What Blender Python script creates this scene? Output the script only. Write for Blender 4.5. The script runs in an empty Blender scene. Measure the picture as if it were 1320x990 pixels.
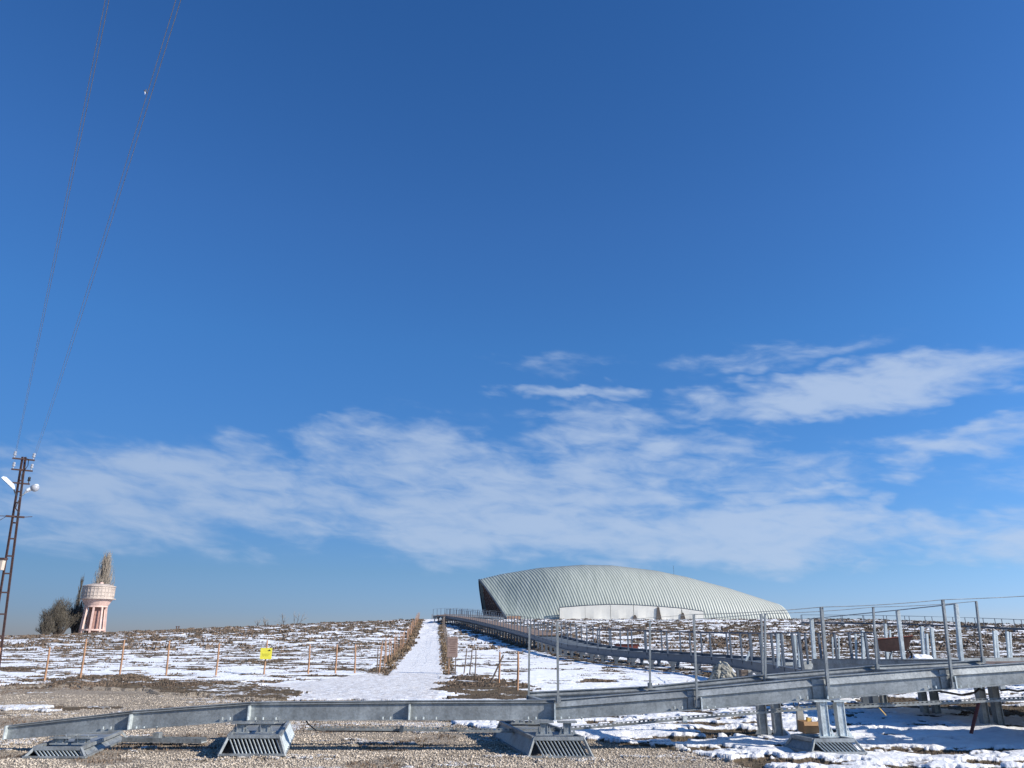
import bpy, math, random
import numpy as np
from mathutils import Vector, Matrix
random.seed(7); rng = np.random.default_rng(7)
S = bpy.context.scene; COL = S.collection
R = math.radians
# ------------------------------------------------------------------ camera
CAM_Z = 1.6; PITCH = R(18.5); F = 1000.0
cd = bpy.data.cameras.new('camera'); cam = bpy.data.objects.new('camera', cd); COL.objects.link(cam)
cam.location = (0, 0, CAM_Z); cam.rotation_euler = (R(90) + PITCH, 0, 0)
cd.lens = 36.0 * F / 1320.0; cd.sensor_width = 36; cd.clip_start = 0.1; cd.clip_end = 20000
S.camera = cam
S.view_settings.view_transform = 'Standard'; S.view_settings.look = 'None'
S.view_settings.exposure = 0.5; S.view_settings.gamma = 1
CT, ST = math.cos(PITCH), math.sin(PITCH)
def ray(px, py):
    cx = (px - 660) / F; cy = (495 - py) / F
    return np.array([cx, CT - cy * ST, ST + cy * CT])
def at(px, py, Y):
    """world point on the plane y=Y seen at a position of the photograph"""
    d = ray(px, py); k = Y / d[1]
    return Vector((d[0] * k, Y, CAM_Z + d[2] * k))
# ------------------------------------------------------------------ sun, sky
SUN_EL, SUN_AZ = R(29), R(113)
sl = bpy.data.lights.new('sun', 'SUN'); sl.energy = 4.9; sl.angle = R(0.53); sl.color = (1.0, 0.95, 0.87)
so = bpy.data.objects.new('sun', sl); COL.objects.link(so)
sd = Vector((math.sin(SUN_AZ) * math.cos(SUN_EL), math.cos(SUN_AZ) * math.cos(SUN_EL), math.sin(SUN_EL)))
so.rotation_euler = sd.to_track_quat('Z', 'Y').to_euler(); so.location = sd * 100
W = bpy.data.worlds.new('World'); S.world = W; W.use_nodes = True
def build_world():
    nt = W.node_tree; N = nt.nodes; L = nt.links; N.clear()
    def nd(t, **k):
        n = N.new(t)
        for a, b in k.items(): setattr(n, a, b)
        return n
    def mth(op, a, b=None, c=None, clamp=False):
        n = nd('ShaderNodeMath', operation=op, use_clamp=clamp)
        for i, v in enumerate((a, b, c)):
            if v is None: continue
            if isinstance(v, (int, float)): n.inputs[i].default_value = v
            else: L.new(v, n.inputs[i])
        return n.outputs[0]
    out = nd('ShaderNodeOutputWorld'); bg = nd('ShaderNodeBackground'); bg.inputs[1].default_value = 0.09
    sky = nd('ShaderNodeTexSky', sky_type='NISHITA'); sky.sun_disc = False
    sky.sun_elevation = SUN_EL; sky.sun_rotation = SUN_AZ; sky.altitude = 1000
    sky.air_density = 1.15; sky.dust_density = 0.55; sky.ozone_density = 2.2
    tc = nd('ShaderNodeTexCoord')
    sep = nd('ShaderNodeSeparateXYZ'); L.new(tc.outputs['Generated'], sep.inputs[0])
    az = mth('ARCTAN2', sep.outputs[0], sep.outputs[1]); el = mth('ARCSINE', sep.outputs[2])
    # colour grading of the clear sky: deeper towards the zenith
    hs = nd('ShaderNodeHueSaturation'); hs.inputs['Saturation'].default_value = 1.16; hs.inputs['Value'].default_value = 1.0
    L.new(sky.outputs[0], hs.inputs['Color'])
    gr = nd('ShaderNodeValToRGB'); e = gr.color_ramp.elements
    e[0].position = 0.0; e[0].color = (.43, .49, .88, 1); e[1].position = 1.0; e[1].color = (.44, .80, 1.18, 1)
    for p, c in ((.043, (.36, .485, .90, 1)), (.097, (.36, .51, .81, 1)), (.25, (.40, .65, .97, 1)), (.433, (.46, .79, 1.12, 1)), (.606, (.51, .82, 1.18, 1))):
        q = e.new(p); q.color = c
    L.new(mth('MULTIPLY', el, 1 / 0.85, clamp=True), gr.inputs[0])
    mul = nd('ShaderNodeMixRGB', blend_type='MULTIPLY'); mul.inputs[0].default_value = 1
    L.new(hs.outputs[0], mul.inputs[1]); L.new(gr.outputs[0], mul.inputs[2])
    # cloud field
    def coord(sx, sy, off):
        c = nd('ShaderNodeCombineXYZ'); L.new(mth('MULTIPLY_ADD', az, sx, mth('MULTIPLY', el, sx * .9)), c.inputs[0])
        L.new(mth('MULTIPLY', el, sy), c.inputs[1]); c.inputs[2].default_value = off; return c.outputs[0]
    def noise(v, sc, det, rough, dist=0.0):
        n = nd('ShaderNodeTexNoise'); L.new(v, n.inputs['Vector']); n.inputs['Scale'].default_value = sc
        n.inputs['Detail'].default_value = det; n.inputs['Roughness'].default_value = rough; n.inputs['Distortion'].default_value = dist
        return n.outputs['Fac']
    n1 = noise(coord(8, 27, 1.3), 1.0, 6, .52, .5)
    n2 = noise(coord(19, 52, 4.1), 1.0, 5, .55, .5)
    n3 = noise(coord(34, 95, 7.7), 1.0, 4, .6, .3); wz = noise(coord(7, 14, 11.0), 1.0, 4, .6); wy = noise(coord(6, 12, 15.0), 1.0, 4, .6)
    v = nd('ShaderNodeCombineXYZ'); L.new(mth('ADD', az, mth('MULTIPLY', mth('SUBTRACT', wz, .5), .34)), v.inputs[0]); L.new(mth('ADD', el, mth('MULTIPLY', mth('SUBTRACT', wy, .5), .13)), v.inputs[1])
    cur = None
    def azel(px, py):
        d = ray(px, py); d = d / np.linalg.norm(d); return math.atan2(d[0], d[1]), math.asin(d[2])
    blobs = [  # centre x,y ; half width, half height ; weight
        (250, 640, 320, 78, .95), (520, 595, 150, 75, .85), (640, 650, 360, 95, .95), (870, 690, 350, 55, 1.0),
        (1080, 505, 270, 36, 1.0), (735, 510, 115, 20, .8), (940, 575, 140, 32, .75), (1010, 640, 110, 22, .75),
        (1270, 575, 150, 34, .95), (1320, 690, 170, 44, .9), (1000, 455, 200, 22, .38), (700, 468, 120, 20, .28),
        (1140, 650, 60, 26, .6), (900, 610, 260, 60, .62), (1060, 590, 80, 20, .4), (780, 560, 200, 45, .7), (1180, 725, 120, 14, .3), (130, 625, 125, 55, .9), (1800, 560, 350, 120, .9), (-500, 690, 330, 50, .5)]
    for (bx, by, bw, bh, wt) in blobs:
        a0, e0 = azel(bx, by); wa = bw / F * .93 ; wh = bh / F * .97
        m = nd('ShaderNodeMapping', vector_type='POINT'); L.new(v.outputs[0], m.inputs[0])
        m.inputs['Location'].default_value = (-a0 / wa, -e0 / wh, 0); m.inputs['Scale'].default_value = (1 / wa, 1 / wh, 0)
        ln = nd('ShaderNodeVectorMath', operation='LENGTH'); L.new(m.outputs[0], ln.inputs[0])
        mr = nd('ShaderNodeMapRange', interpolation_type='SMOOTHSTEP'); L.new(ln.outputs['Value'], mr.inputs[0])
        mr.inputs[1].default_value = 1.25; mr.inputs[2].default_value = 0.25; mr.inputs[3].default_value = 0; mr.inputs[4].default_value = wt
        cur = mr.outputs[0] if cur is None else mth('MAXIMUM', cur, mr.outputs[0])
    # elsewhere on the dome: a sparse continuation of the same cloud
    t = mth('ADD', mth('ADD', mth('MULTIPLY', n1, 1.7), mth('MULTIPLY', n2, 1.6)), mth('MULTIPLY', n3, .28))
    dens = mth('SUBTRACT', mth('MULTIPLY_ADD', cur, 1.08, t), 2.13)
    fac = nd('ShaderNodeMapRange', interpolation_type='SMOOTHSTEP'); L.new(dens, fac.inputs[0])
    fac.inputs[1].default_value = -.30; fac.inputs[2].default_value = 1.0; fac.inputs[3].default_value = 0; fac.inputs[4].default_value = .76
    cc = nd('ShaderNodeMixRGB'); cc.inputs[1].default_value = (3.1, 4.0, 5.5, 1); cc.inputs[2].default_value = (4.5, 5.4, 6.9, 1)
    azr = nd('ShaderNodeMapRange'); L.new(az, azr.inputs[0]); azr.inputs[1].default_value = -.6; azr.inputs[2].default_value = .55
    L.new(mth('MULTIPLY', azr.outputs[0], n2, clamp=True), cc.inputs[0])
    L.new(mth('MULTIPLY_ADD', azr.outputs[0], .55, mth('MULTIPLY', n1, .25), clamp=True), cc.inputs[0])
    mx = nd('ShaderNodeMixRGB'); gate = nd('ShaderNodeMapRange', interpolation_type='SMOOTHSTEP'); L.new(cur, gate.inputs[0]); gate.inputs[1].default_value = .02; gate.inputs[2].default_value = .35
    L.new(mth('MULTIPLY', fac.outputs[0], gate.outputs[0]), mx.inputs[0]); 
    # the air is brighter low down on the side of the sun
    cosd = mth('COSINE', mth('SUBTRACT', az, SUN_AZ)); ex = mth('EXPONENT', mth('MULTIPLY', mth('MAXIMUM', el, 0.0), -4.0))
    gain = mth('MULTIPLY_ADD', mth('MULTIPLY', mth('ADD', cosd, .48), 1.2), ex, 1.0)
    glow = nd('ShaderNodeVectorMath', operation='SCALE'); L.new(mul.outputs[0], glow.inputs[0]); L.new(gain, glow.inputs['Scale'])
    L.new(glow.outputs[0], mx.inputs[1]); L.new(cc.outputs[0], mx.inputs[2])
    L.new(mx.outputs[0], bg.inputs[0]); L.new(bg.outputs[0], out.inputs[0])
build_world()
# ------------------------------------------------------------------ noise in numpy
def vnoise(x, y, seed=0):
    xi = np.floor(x).astype(np.int64); yi = np.floor(y).astype(np.int64)
    fx = x - xi; fy = y - yi; fx = fx * fx * (3 - 2 * fx); fy = fy * fy * (3 - 2 * fy)
    def h(a, b):
        n = (a * 374761393 + b * 668265263 + seed * 982451653) & 0x7fffffff
        n = ((n ^ (n >> 13)) * 1274126177) & 0x7fffffff
        return ((n ^ (n >> 16)) & 0xffffff) / float(0xffffff)
    return (h(xi, yi) * (1 - fx) + h(xi + 1, yi) * fx) * (1 - fy) + (h(xi, yi + 1) * (1 - fx) + h(xi + 1, yi + 1) * fx) * fy
def fbm(x, y, seed=0, oct=4, gain=.5):
    t = 0; a = 1; s = 0
    for i in range(oct):
        t = t + a * vnoise(x * 2 ** i + 17.3 * i, y * 2 ** i - 9.1 * i, seed + i); s += a; a *= gain
    return t / s
def sstep(a, b, x):
    t = np.clip((x - a) / (b - a), 0, 1); return t * t * (3 - 2 * t)
# ------------------------------------------------------------------ terrain height (macro)
_py = np.array([-5000, 22, 32, 40, 57, 70, 93, 120, 137, 152, 205, 270, 360, 9000.])
_pz = np.array([0, 0, .15, .48, 1.05, 1.5, 2.75, 4.5, 5.4, 5.85, 5.9, 3.0, 0, 0.])
_ty = np.linspace(-20, 420, 2201); _tz = np.interp(_ty, _py, _pz)
_k = np.exp(-np.linspace(-2, 2, 31) ** 2); _k /= _k.sum(); _tz = np.convolve(np.pad(_tz, 15, mode='edge'), _k, 'valid')
_lx = np.array([-400, -150, -95, -78, -50, -31, -15, 58, 75, 94, 160, 400.])
_lf = np.array([0, .28, .44, .53, .74, .90, 1, 1, .92, .72, .3, 0.])
def H(x, y):
    x = np.asarray(x, float); y = np.asarray(y, float)
    f = np.interp(x, _lx, _lf); f = 1 - (1 - f) * sstep(35, 110, y)
    return np.interp(y, _ty, _tz) * f
def Hs(x, y): return float(H(x, y))
def G(px, py):
    """world ground position seen at a place of the photograph"""
    d = ray(px, py)
    for Y in np.concatenate([np.arange(4, 60, .05), np.arange(60, 400, .2)]):
        k = Y / d[1]
        if CAM_Z + d[2] * k <= Hs(d[0] * k, Y): return (d[0] * k, Y)
    return (d[0] / d[1] * 150, 150)
def inpoly(x, y, P):
    ins = np.zeros(x.shape, bool); n = len(P)
    for i in range(n):
        x0, y0 = P[i]; x1, y1 = P[(i + 1) % n]
        if y0 == y1: continue
        c = ((y0 > y) != (y1 > y)) & (x < (x1 - x0) * (y - y0) / (y1 - y0) + x0); ins ^= c
    return ins
GRAVEL = [(-90, -30), (-90, 30)] + [G(*p) for p in ((-60, 884), (60, 884), (140, 889), (200, 893), (280, 899), (330, 903), (520, 906), (570, 927), (600, 940), (660, 948), (760, 957), (850, 966), (900, 974), (960, 990))] + [(5, 9), (7, 3), (9, -30)]
EARTH1 = [G(*p) for p in ((-10, 886), (70, 883), (105, 873), (170, 872), (205, 879), (290, 878.5), (335, 886), (390, 897), (395, 901), (330, 905), (280, 900), (200, 894), (140, 890), (60, 886))]
EARTH2 = [G(*p) for p in ((558, 893), (575, 884), (578, 874), (600, 870), (640, 877), (682, 888), (690, 903), (600, 904), (590, 897))]
PATH = [G(*p) for p in ((330, 900), (300, 889), (370, 882), (430, 875.5), (488, 867), (498, 860), (516, 840), (528, 820), (541, 800), (548, 796.5), (566, 796.5), (565, 800), (563, 820), (571, 840), (577, 858), (580, 870), (566, 882), (545, 894), (560, 905), (330, 905))]
WALK_PTS = None
SNOWP = [(G(12, 914), .9, .5), (G(60, 918), .4, .16)]
ELL = [(G(1185, 912), 2.6, 1.1), (G(1300, 920), 1.6, 1.2), (G(1120, 902), 1.5, .8), (G(1060, 985), .7, .14), (G(1130, 968), .5, .12), (G(1270, 985), .6, .15), (G(752, 879), 1.9, .75), (G(775, 869), 1.2, .5), (G(722, 863), 1.3, .35), (G(645, 853), .8, .4), (G(875, 921), .75, .6), (G(915, 937), .7, .35), (G(765, 928), .6, .5), (G(900, 957), 1.0, .22), (G(690, 955), .5, .15),
       (G(1120, 950), .6, .25), (G(1240, 972), .8, .2), (G(690, 862), 1.3, .3), (G(12, 865), 1.6, .8), (G(330, 878), 2.2, .4), (G(405, 873), 1.6, .5), (G(590, 858), .35, .7),
       (G(760, 935), .5, .22), (G(830, 962), .7, .18), (G(1000, 987), .5, .15), (G(1180, 985), .5, .15), (G(640, 923), 1.2, .8)]
UX = [float(at(a, b, Y).x) + o for a, b, Y, o in ((1035, 864, 22.5, .9), (1000, 857, 26.5, .9), (948, 849, 33, .9), (900, 845, 36, .9), (840, 841, 39, .9), (780, 837, 43, .9), (730, 830, 49, 1), (690, 819, 60, 1), (650, 809, 76, 1), (612, 800, 96, 1), (575, 794, 120, 1))]
def fields(x, y):
    """returns snow amount 0..1, gravel 0..1, earth 0..1"""
    w = .022 * np.maximum(y, 8)
    wx = x + w * (fbm(x * .9, y * .9, 51, 4) - .5) * 3; wy = y + w * (fbm(x * .9, y * .9, 61, 4) - .5) * 3
    fx_ = x + (fbm(x * 2, y * 2, 71, 3) - .5) * .5; fy_ = y + (fbm(x * .8, y * .8, 81, 4) - .5) * 2.2
    gr = inpoly(wx, wy, GRAVEL); WD = G(120, 913); gr = gr & ~((((wx - WD[0]) / 3.2) ** 2 + ((wy - WD[1]) / 1.0) ** 2 < .55) & (fbm(x * 1.7, y * 1.7, 66, 4) > .46)); e = inpoly(wx, wy, EARTH1) | inpoly(wx, wy, EARTH2); pa = inpoly(fx_, fy_, PATH)
    c = np.full(x.shape, .73)
    c = np.where(y > 30, .64, c)
    left = sstep(-4, -9, x - (-.03 * y))
    c = c - .08 * sstep(55, 80, y) * left
    c = c - .20 * sstep(88, 100, y) * left
    # between path and walkway: clean snow
    wx_edge = np.interp(y, [20, 26, 34, 38, 42, 48, 58, 75, 100, 120], [8.5, 8.5, 9.5, 6.8, 5, 3.4, 1.9, -.5, -4.5, -9])
    clean = (y > 24) & (x < wx_edge + 1) & (x > -3.6)
    c = np.where(clean, .9, c)
    right = (~clean) & (x > -4) & (y > 36)
    c = np.where(right, .66 - .24 * sstep(8, 26, x) - .10 * sstep(60, 80, y), c)
    c = np.where(right & (y > 84), .40, c)
    c = np.where(right & (y > 122) & (x < 46) & (x > -6), .75, c)
    c = np.where((y > 143.5) & (y < 146.3) & (x > -1) & (x < 24), .1, c)
    c = np.where((y > 160), .5, c)
    c = np.where((y < 24) & (x > 1), .59, c); c = np.where((y < 16.8) & (x > 1) & (x < 4.4), .45, c); c = np.where((y > 13.4) & (y < 16.5) & (x > 4.5), .95, c)
    c = np.where(pa, 1.12, c)
    strip = (np.abs(x - np.interp(y, [34, 57, 93, 137], [-5.7, -7.7, -11.3, -15.6])) < .45 + .002 * y) | (np.abs(x - np.interp(y, [34, 57, 93, 137], [-2.55, -4.6, -8.0, -11.4])) < .22 + .002 * y)
    c = np.where(strip & (y > 35) & (y < 140), .22, c)
    for (cx, cy), rx, ry in ELL:
        q = ((wx - cx) / rx) ** 2 + ((wy - cy) / ry) ** 2
        c = c - .75 * sstep(1.35, .7, q) * (~pa)
    c = np.where(e, -.3, c); c = np.where(gr | ((((x - WD[0]) / 4.2) ** 2 + ((y - WD[1]) / 2) ** 2) < 1), -.4, c)
    under = np.abs(x - np.interp(y, [22.5, 26.5, 33, 36, 39, 43, 49, 60, 76, 96, 120], UX)); c = np.where((under < 1.35) & (y > 24) & (y < 118), .22, c)
    for (cx, cy), rx, ry in SNOWP: c = np.maximum(c, 1.0 * sstep(1.3, .8, ((wx - cx) / rx) ** 2 + ((wy - cy) / ry) ** 2))
    sc = np.where(y < 26, 1.15, 1.0)
    nn = .82 * fbm(x * .62 * sc, y * 1.25 * sc, 5, 5, .68) + .18 * fbm(x * 4.3, y * 6.5, 15, 3, .6)
    # ranks: turn fbm into roughly uniform
    n = np.clip((nn - .5) / .26 + .5, 0, 1)
    s = np.clip((c - n) / .11 + .5, 0, 1)
    return s, gr.astype(float), e.astype(float)
def relief(x, y, s, gr, e):
    near = sstep(40, 18, y)
    lump = fbm(x * 3.1, y * 3.1, 31, 4) - .5
    big = fbm(x * .45, y * .45, 41, 4, .55) - .5
    nf = sstep(42, 26, y)
    z = (.012 + .055 * nf) * s + (1 - s) * (1 - gr) * (.0 + .06 * fbm(x * 1.1, y * 1.1, 95, 3)) * sstep(34, 60, y) + .05 * lump * s * nf * (1 + .6 * near * (x > 3)) + .10 * s * near * (fbm(x * 1.3, y * 1.6, 91, 3) - .5) * (x > 2)
    z = z + big * (.06 + .40 * sstep(60, 100, y)) * (1 - gr) + gr * (fbm(x * 1.2, y * 1.2, 21, 3) - .5) * .03 + gr * (fbm(x * 7, y * 7, 22, 2) - .5) * .012
    z = z + e * (.05 + .10 * (fbm(x * 2.5, y * 2.5, 25, 3) - .3))
    z = z + (1 - s) * (1 - gr) * .10 * (fbm(x * 2.2, y * 2.2, 35, 3) - .4) * sstep(24, 50, y)
    return z * (1 - sstep(200, 300, y))
def ground_z(x, y):
    x = np.atleast_1d(np.asarray(x, float)); y = np.atleast_1d(np.asarray(y, float))
    s, g, e = fields(x, y); return H(x, y) + relief(x, y, s, g, e)
def gz(x, y): return float(ground_z(x, y)[0])
# ------------------------------------------------------------------ materials
def mat(name, col, rough=.6, metal=0., var=.15, scale=4., bump=0., bscale=60., coord='Object', spec=.5, col2=None, stretch=None, island=0., streak=0.):
    m = bpy.data.materials.new(name); m.use_nodes = True; nt = m.node_tree; N = nt.nodes; L = nt.links
    b = N['Principled BSDF']; b.inputs['Roughness'].default_value = rough; b.inputs['Metallic'].default_value = metal
    b.inputs['Specular IOR Level'].default_value = spec
    tc = N.new('ShaderNodeTexCoord'); mp = N.new('ShaderNodeMapping'); L.new(tc.outputs[coord], mp.inputs[0])
    if stretch: mp.inputs['Scale'].default_value = stretch
    n = N.new('ShaderNodeTexNoise'); n.inputs['Scale'].default_value = scale; n.inputs['Detail'].default_value = 6; n.inputs['Roughness'].default_value = .6
    L.new(mp.outputs[0], n.inputs['Vector'])
    r = N.new('ShaderNodeValToRGB'); L.new(n.outputs['Fac'], r.inputs[0])
    c1 = tuple(max(0, c * (1 - var)) for c in col); c2 = col2 or tuple(min(1, c * (1 + var)) for c in col)
    r.color_ramp.elements[0].position = .32; r.color_ramp.elements[0].color = (*c1, 1)
    r.color_ramp.elements[1].position = .68; r.color_ramp.elements[1].color = (*c2, 1)
    src = r.outputs[0]
    if streak:
        ms = N.new('ShaderNodeMapping'); L.new(tc.outputs['Object'], ms.inputs[0]); ms.inputs['Scale'].default_value = (7, 7, 1.3)
        ns = N.new('ShaderNodeTexNoise'); ns.inputs['Scale'].default_value = 1.0; ns.inputs['Detail'].default_value = 7; ns.inputs['Roughness'].default_value = .7; L.new(ms.outputs[0], ns.inputs['Vector'])
        rs = N.new('ShaderNodeValToRGB'); L.new(ns.outputs['Fac'], rs.inputs[0]); q = rs.color_ramp.elements
        q[0].position = .34; q[0].color = (.52, .50, .47, 1); q[1].position = .66; q[1].color = (1.25, 1.25, 1.25, 1); w = q.new(.5); w.color = (.95, .95, .95, 1)
        ng = N.new('ShaderNodeTexVoronoi'); ng.inputs['Scale'].default_value = 38; L.new(tc.outputs['Object'], ng.inputs['Vector'])
        sg = N.new('ShaderNodeSeparateColor'); L.new(ng.outputs['Color'], sg.inputs[0]); mg = N.new('ShaderNodeMapRange'); L.new(sg.outputs[0], mg.inputs[0]); mg.inputs[3].default_value = .86; mg.inputs[4].default_value = 1.12
        v1 = N.new('ShaderNodeMixRGB'); v1.blend_type = 'MULTIPLY'; v1.inputs[0].default_value = streak; L.new(src, v1.inputs[1]); L.new(rs.outputs[0], v1.inputs[2])
        v2 = N.new('ShaderNodeVectorMath'); v2.operation = 'SCALE'; L.new(v1.outputs[0], v2.inputs[0]); L.new(mg.outputs[0], v2.inputs['Scale']); src = v2.outputs[0]
    if island:
        g = N.new('ShaderNodeNewGeometry'); mr = N.new('ShaderNodeMapRange'); L.new(g.outputs['Random Per Island'], mr.inputs[0])
        mr.inputs[3].default_value = 1 - island; mr.inputs[4].default_value = 1 + island
        x = N.new('ShaderNodeVectorMath'); x.operation = 'SCALE'; L.new(src, x.inputs[0]); L.new(mr.outputs[0], x.inputs['Scale']); src = x.outputs[0]
    L.new(src, b.inputs['Base Color'])
    rr = N.new('ShaderNodeMapRange'); L.new(n.outputs['Fac'], rr.inputs[0]); rr.inputs[3].default_value = max(0, rough - .12); rr.inputs[4].default_value = min(1, rough + .12)
    L.new(rr.outputs[0], b.inputs['Roughness'])
    if bump:
        n2 = N.new('ShaderNodeTexNoise'); n2.inputs['Scale'].default_value = bscale; n2.inputs['Detail'].default_value = 5; L.new(mp.outputs[0], n2.inputs['Vector'])
        bp = N.new('ShaderNodeBump'); bp.inputs['Strength'].default_value = bump; bp.inputs['Distance'].default_value = .02
        L.new(n2.outputs['Fac'], bp.inputs['Height']); L.new(bp.outputs[0], b.inputs['Normal'])
    return m
M = dict(
    galv=mat('galvanised_steel', (.255, .27, .27), .5, .35, .30, 3, .12, 30, spec=.5, streak=.42),
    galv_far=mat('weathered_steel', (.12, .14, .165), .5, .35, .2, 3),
    galv_light=mat('bright_galvanised_steel', (.52, .56, .55), .45, .3, .18, 6, streak=.6),
    darksteel=mat('dull_dark_steel', (.10, .12, .14), .5, .6, .25, 6),
    rust=mat('rusty_steel', (.055, .028, .024), .8, .15, .4, 9, .2),
    redrust=mat('red_rust_paint', (.17, .04, .025), .75, 0, .3, 5),
    wood=mat('weathered_stake_wood', (.33, .185, .105), .85, 0, .35, 14, .3, 60, stretch=(1, 1, .15)),
    woodgrey=mat('grey_wood', (.15, .115, .09), .85, 0, .35, 14, .3),
    deck=mat('brown_deck_boards', (.21, .145, .105), .8, 0, .25, 5, .2, island=.15),
    board=mat('sign_board_brown', (.25, .17, .135), .7, 0, .15, 12),
    yellow=mat('yellow_sign_plate', (.78, .68, .06), .5, 0, .05, 4),
    black=mat('black_rubber_and_shade', (.012, .012, .014), .55, 0, .3, 9),
    pink=mat('pink_painted_concrete', (.56, .385, .325), .8, 0, .18, .8, streak=.35),
    cream=mat('cream_tank_plaster', (.44, .365, .31), .85, 0, .18, .8, streak=.5),
    pinkdark=mat('red_brown_plaster', (.28, .16, .13), .85, 0, .2, 2),
    bark=mat('dark_bark', (.075, .06, .05), .95, 0, .3, 6),
    twig=mat('brown_bare_twigs', (.082, .070, .052), .95, 0, .3, 1, island=.35),
    twigpale=mat('pale_poplar_twigs', (.27, .23, .185), .95, 0, .2, 1, island=.3),
    grassdry=mat('dry_scrub', (.135, .095, .065), .95, 0, .4, .35, island=.45),
    grasspale=mat('pale_dry_grass', (.19, .13, .075), .95, 0, .3, .5, island=.4),
    stone=mat('gravel_stone', (.44, .37, .29), .9, 0, .22, .9, island=.38),
    fabric=mat('off_white_canvas', (.60, .575, .51), .9, 0, .06, .6, .3, 3),
    darkwood=mat('dark_lattice_timber', (.11, .058, .04), .85, 0, .3, 2),
    pale=mat('pale_box_and_light_spot', (.5, .42, .34), .8, 0, .1, 2),
    white=mat('white_lamp_housing', (.75, .76, .77), .4, 0, .05, 4),
    porcelain=mat('insulator_porcelain', (.32, .33, .36), .3, 0, .1, 4),
    wire=mat('aluminium_wire', (.34, .34, .36), .6, .2, .1, 4),
    tarp=mat('camouflage_tarp', (.17, .16, .12), .75, 0, .5, 7, .5, 14, col2=(.42, .40, .33)),
    carton=mat('brown_cardboard', (.33, .19, .09), .9, 0, .15, 6),
    foam=mat('yellow_foam', (.75, .48, .12), .8, 0, .1, 6),
    concrete=mat('grey_concrete', (.33, .32, .29), .9, 0, .15, 8, .3),
    earthwall=mat('mud_wall', (.28, .17, .11), .95, 0, .2, 1),
    plume=mat('bird_plumage', (.05, .05, .055), .8, 0, .3, 5),
)
def shell_mat():
    m = bpy.data.materials.new('ribbed_shelter_sheeting'); m.use_nodes = True; nt = m.node_tree; N = nt.nodes; L = nt.links
    b = N['Principled BSDF']; b.inputs['Roughness'].default_value = .5
    tc = N.new('ShaderNodeTexCoord'); mp = N.new('ShaderNodeMapping'); L.new(tc.outputs['Object'], mp.inputs[0]); mp.inputs['Scale'].default_value = (1.2, .05, .16)
    n = N.new('ShaderNodeTexNoise'); n.inputs['Scale'].default_value = 1.3; n.inputs['Detail'].default_value = 6; n.inputs['Roughness'].default_value = .7; L.new(mp.outputs[0], n.inputs['Vector'])
    r = N.new('ShaderNodeValToRGB'); L.new(n.outputs['Fac'], r.inputs[0])
    r.color_ramp.elements[0].position = .3; r.color_ramp.elements[0].color = (.22, .255, .22, 1)
    r.color_ramp.elements[1].position = .7; r.color_ramp.elements[1].color = (.37, .40, .35, 1)
    # weathered (greener) towards the left end, paler to the right
    sx = N.new('ShaderNodeSeparateXYZ'); L.new(tc.outputs['Object'], sx.inputs[0])
    mr = N.new('ShaderNodeMapRange'); L.new(sx.outputs[0], mr.inputs[0]); mr.inputs[1].default_value = 0; mr.inputs[2].default_value = 45; mr.inputs[3].default_value = .0; mr.inputs[4].default_value = .75
    mx = N.new('ShaderNodeMixRGB'); L.new(mr.outputs[0], mx.inputs[0]); L.new(r.outputs[0], mx.inputs[1]); mx.inputs[2].default_value = (.44, .44, .38, 1)
    L.new(mx.outputs[0], b.inputs['Base Color']); return m
M['shell'] = shell_mat()
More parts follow.
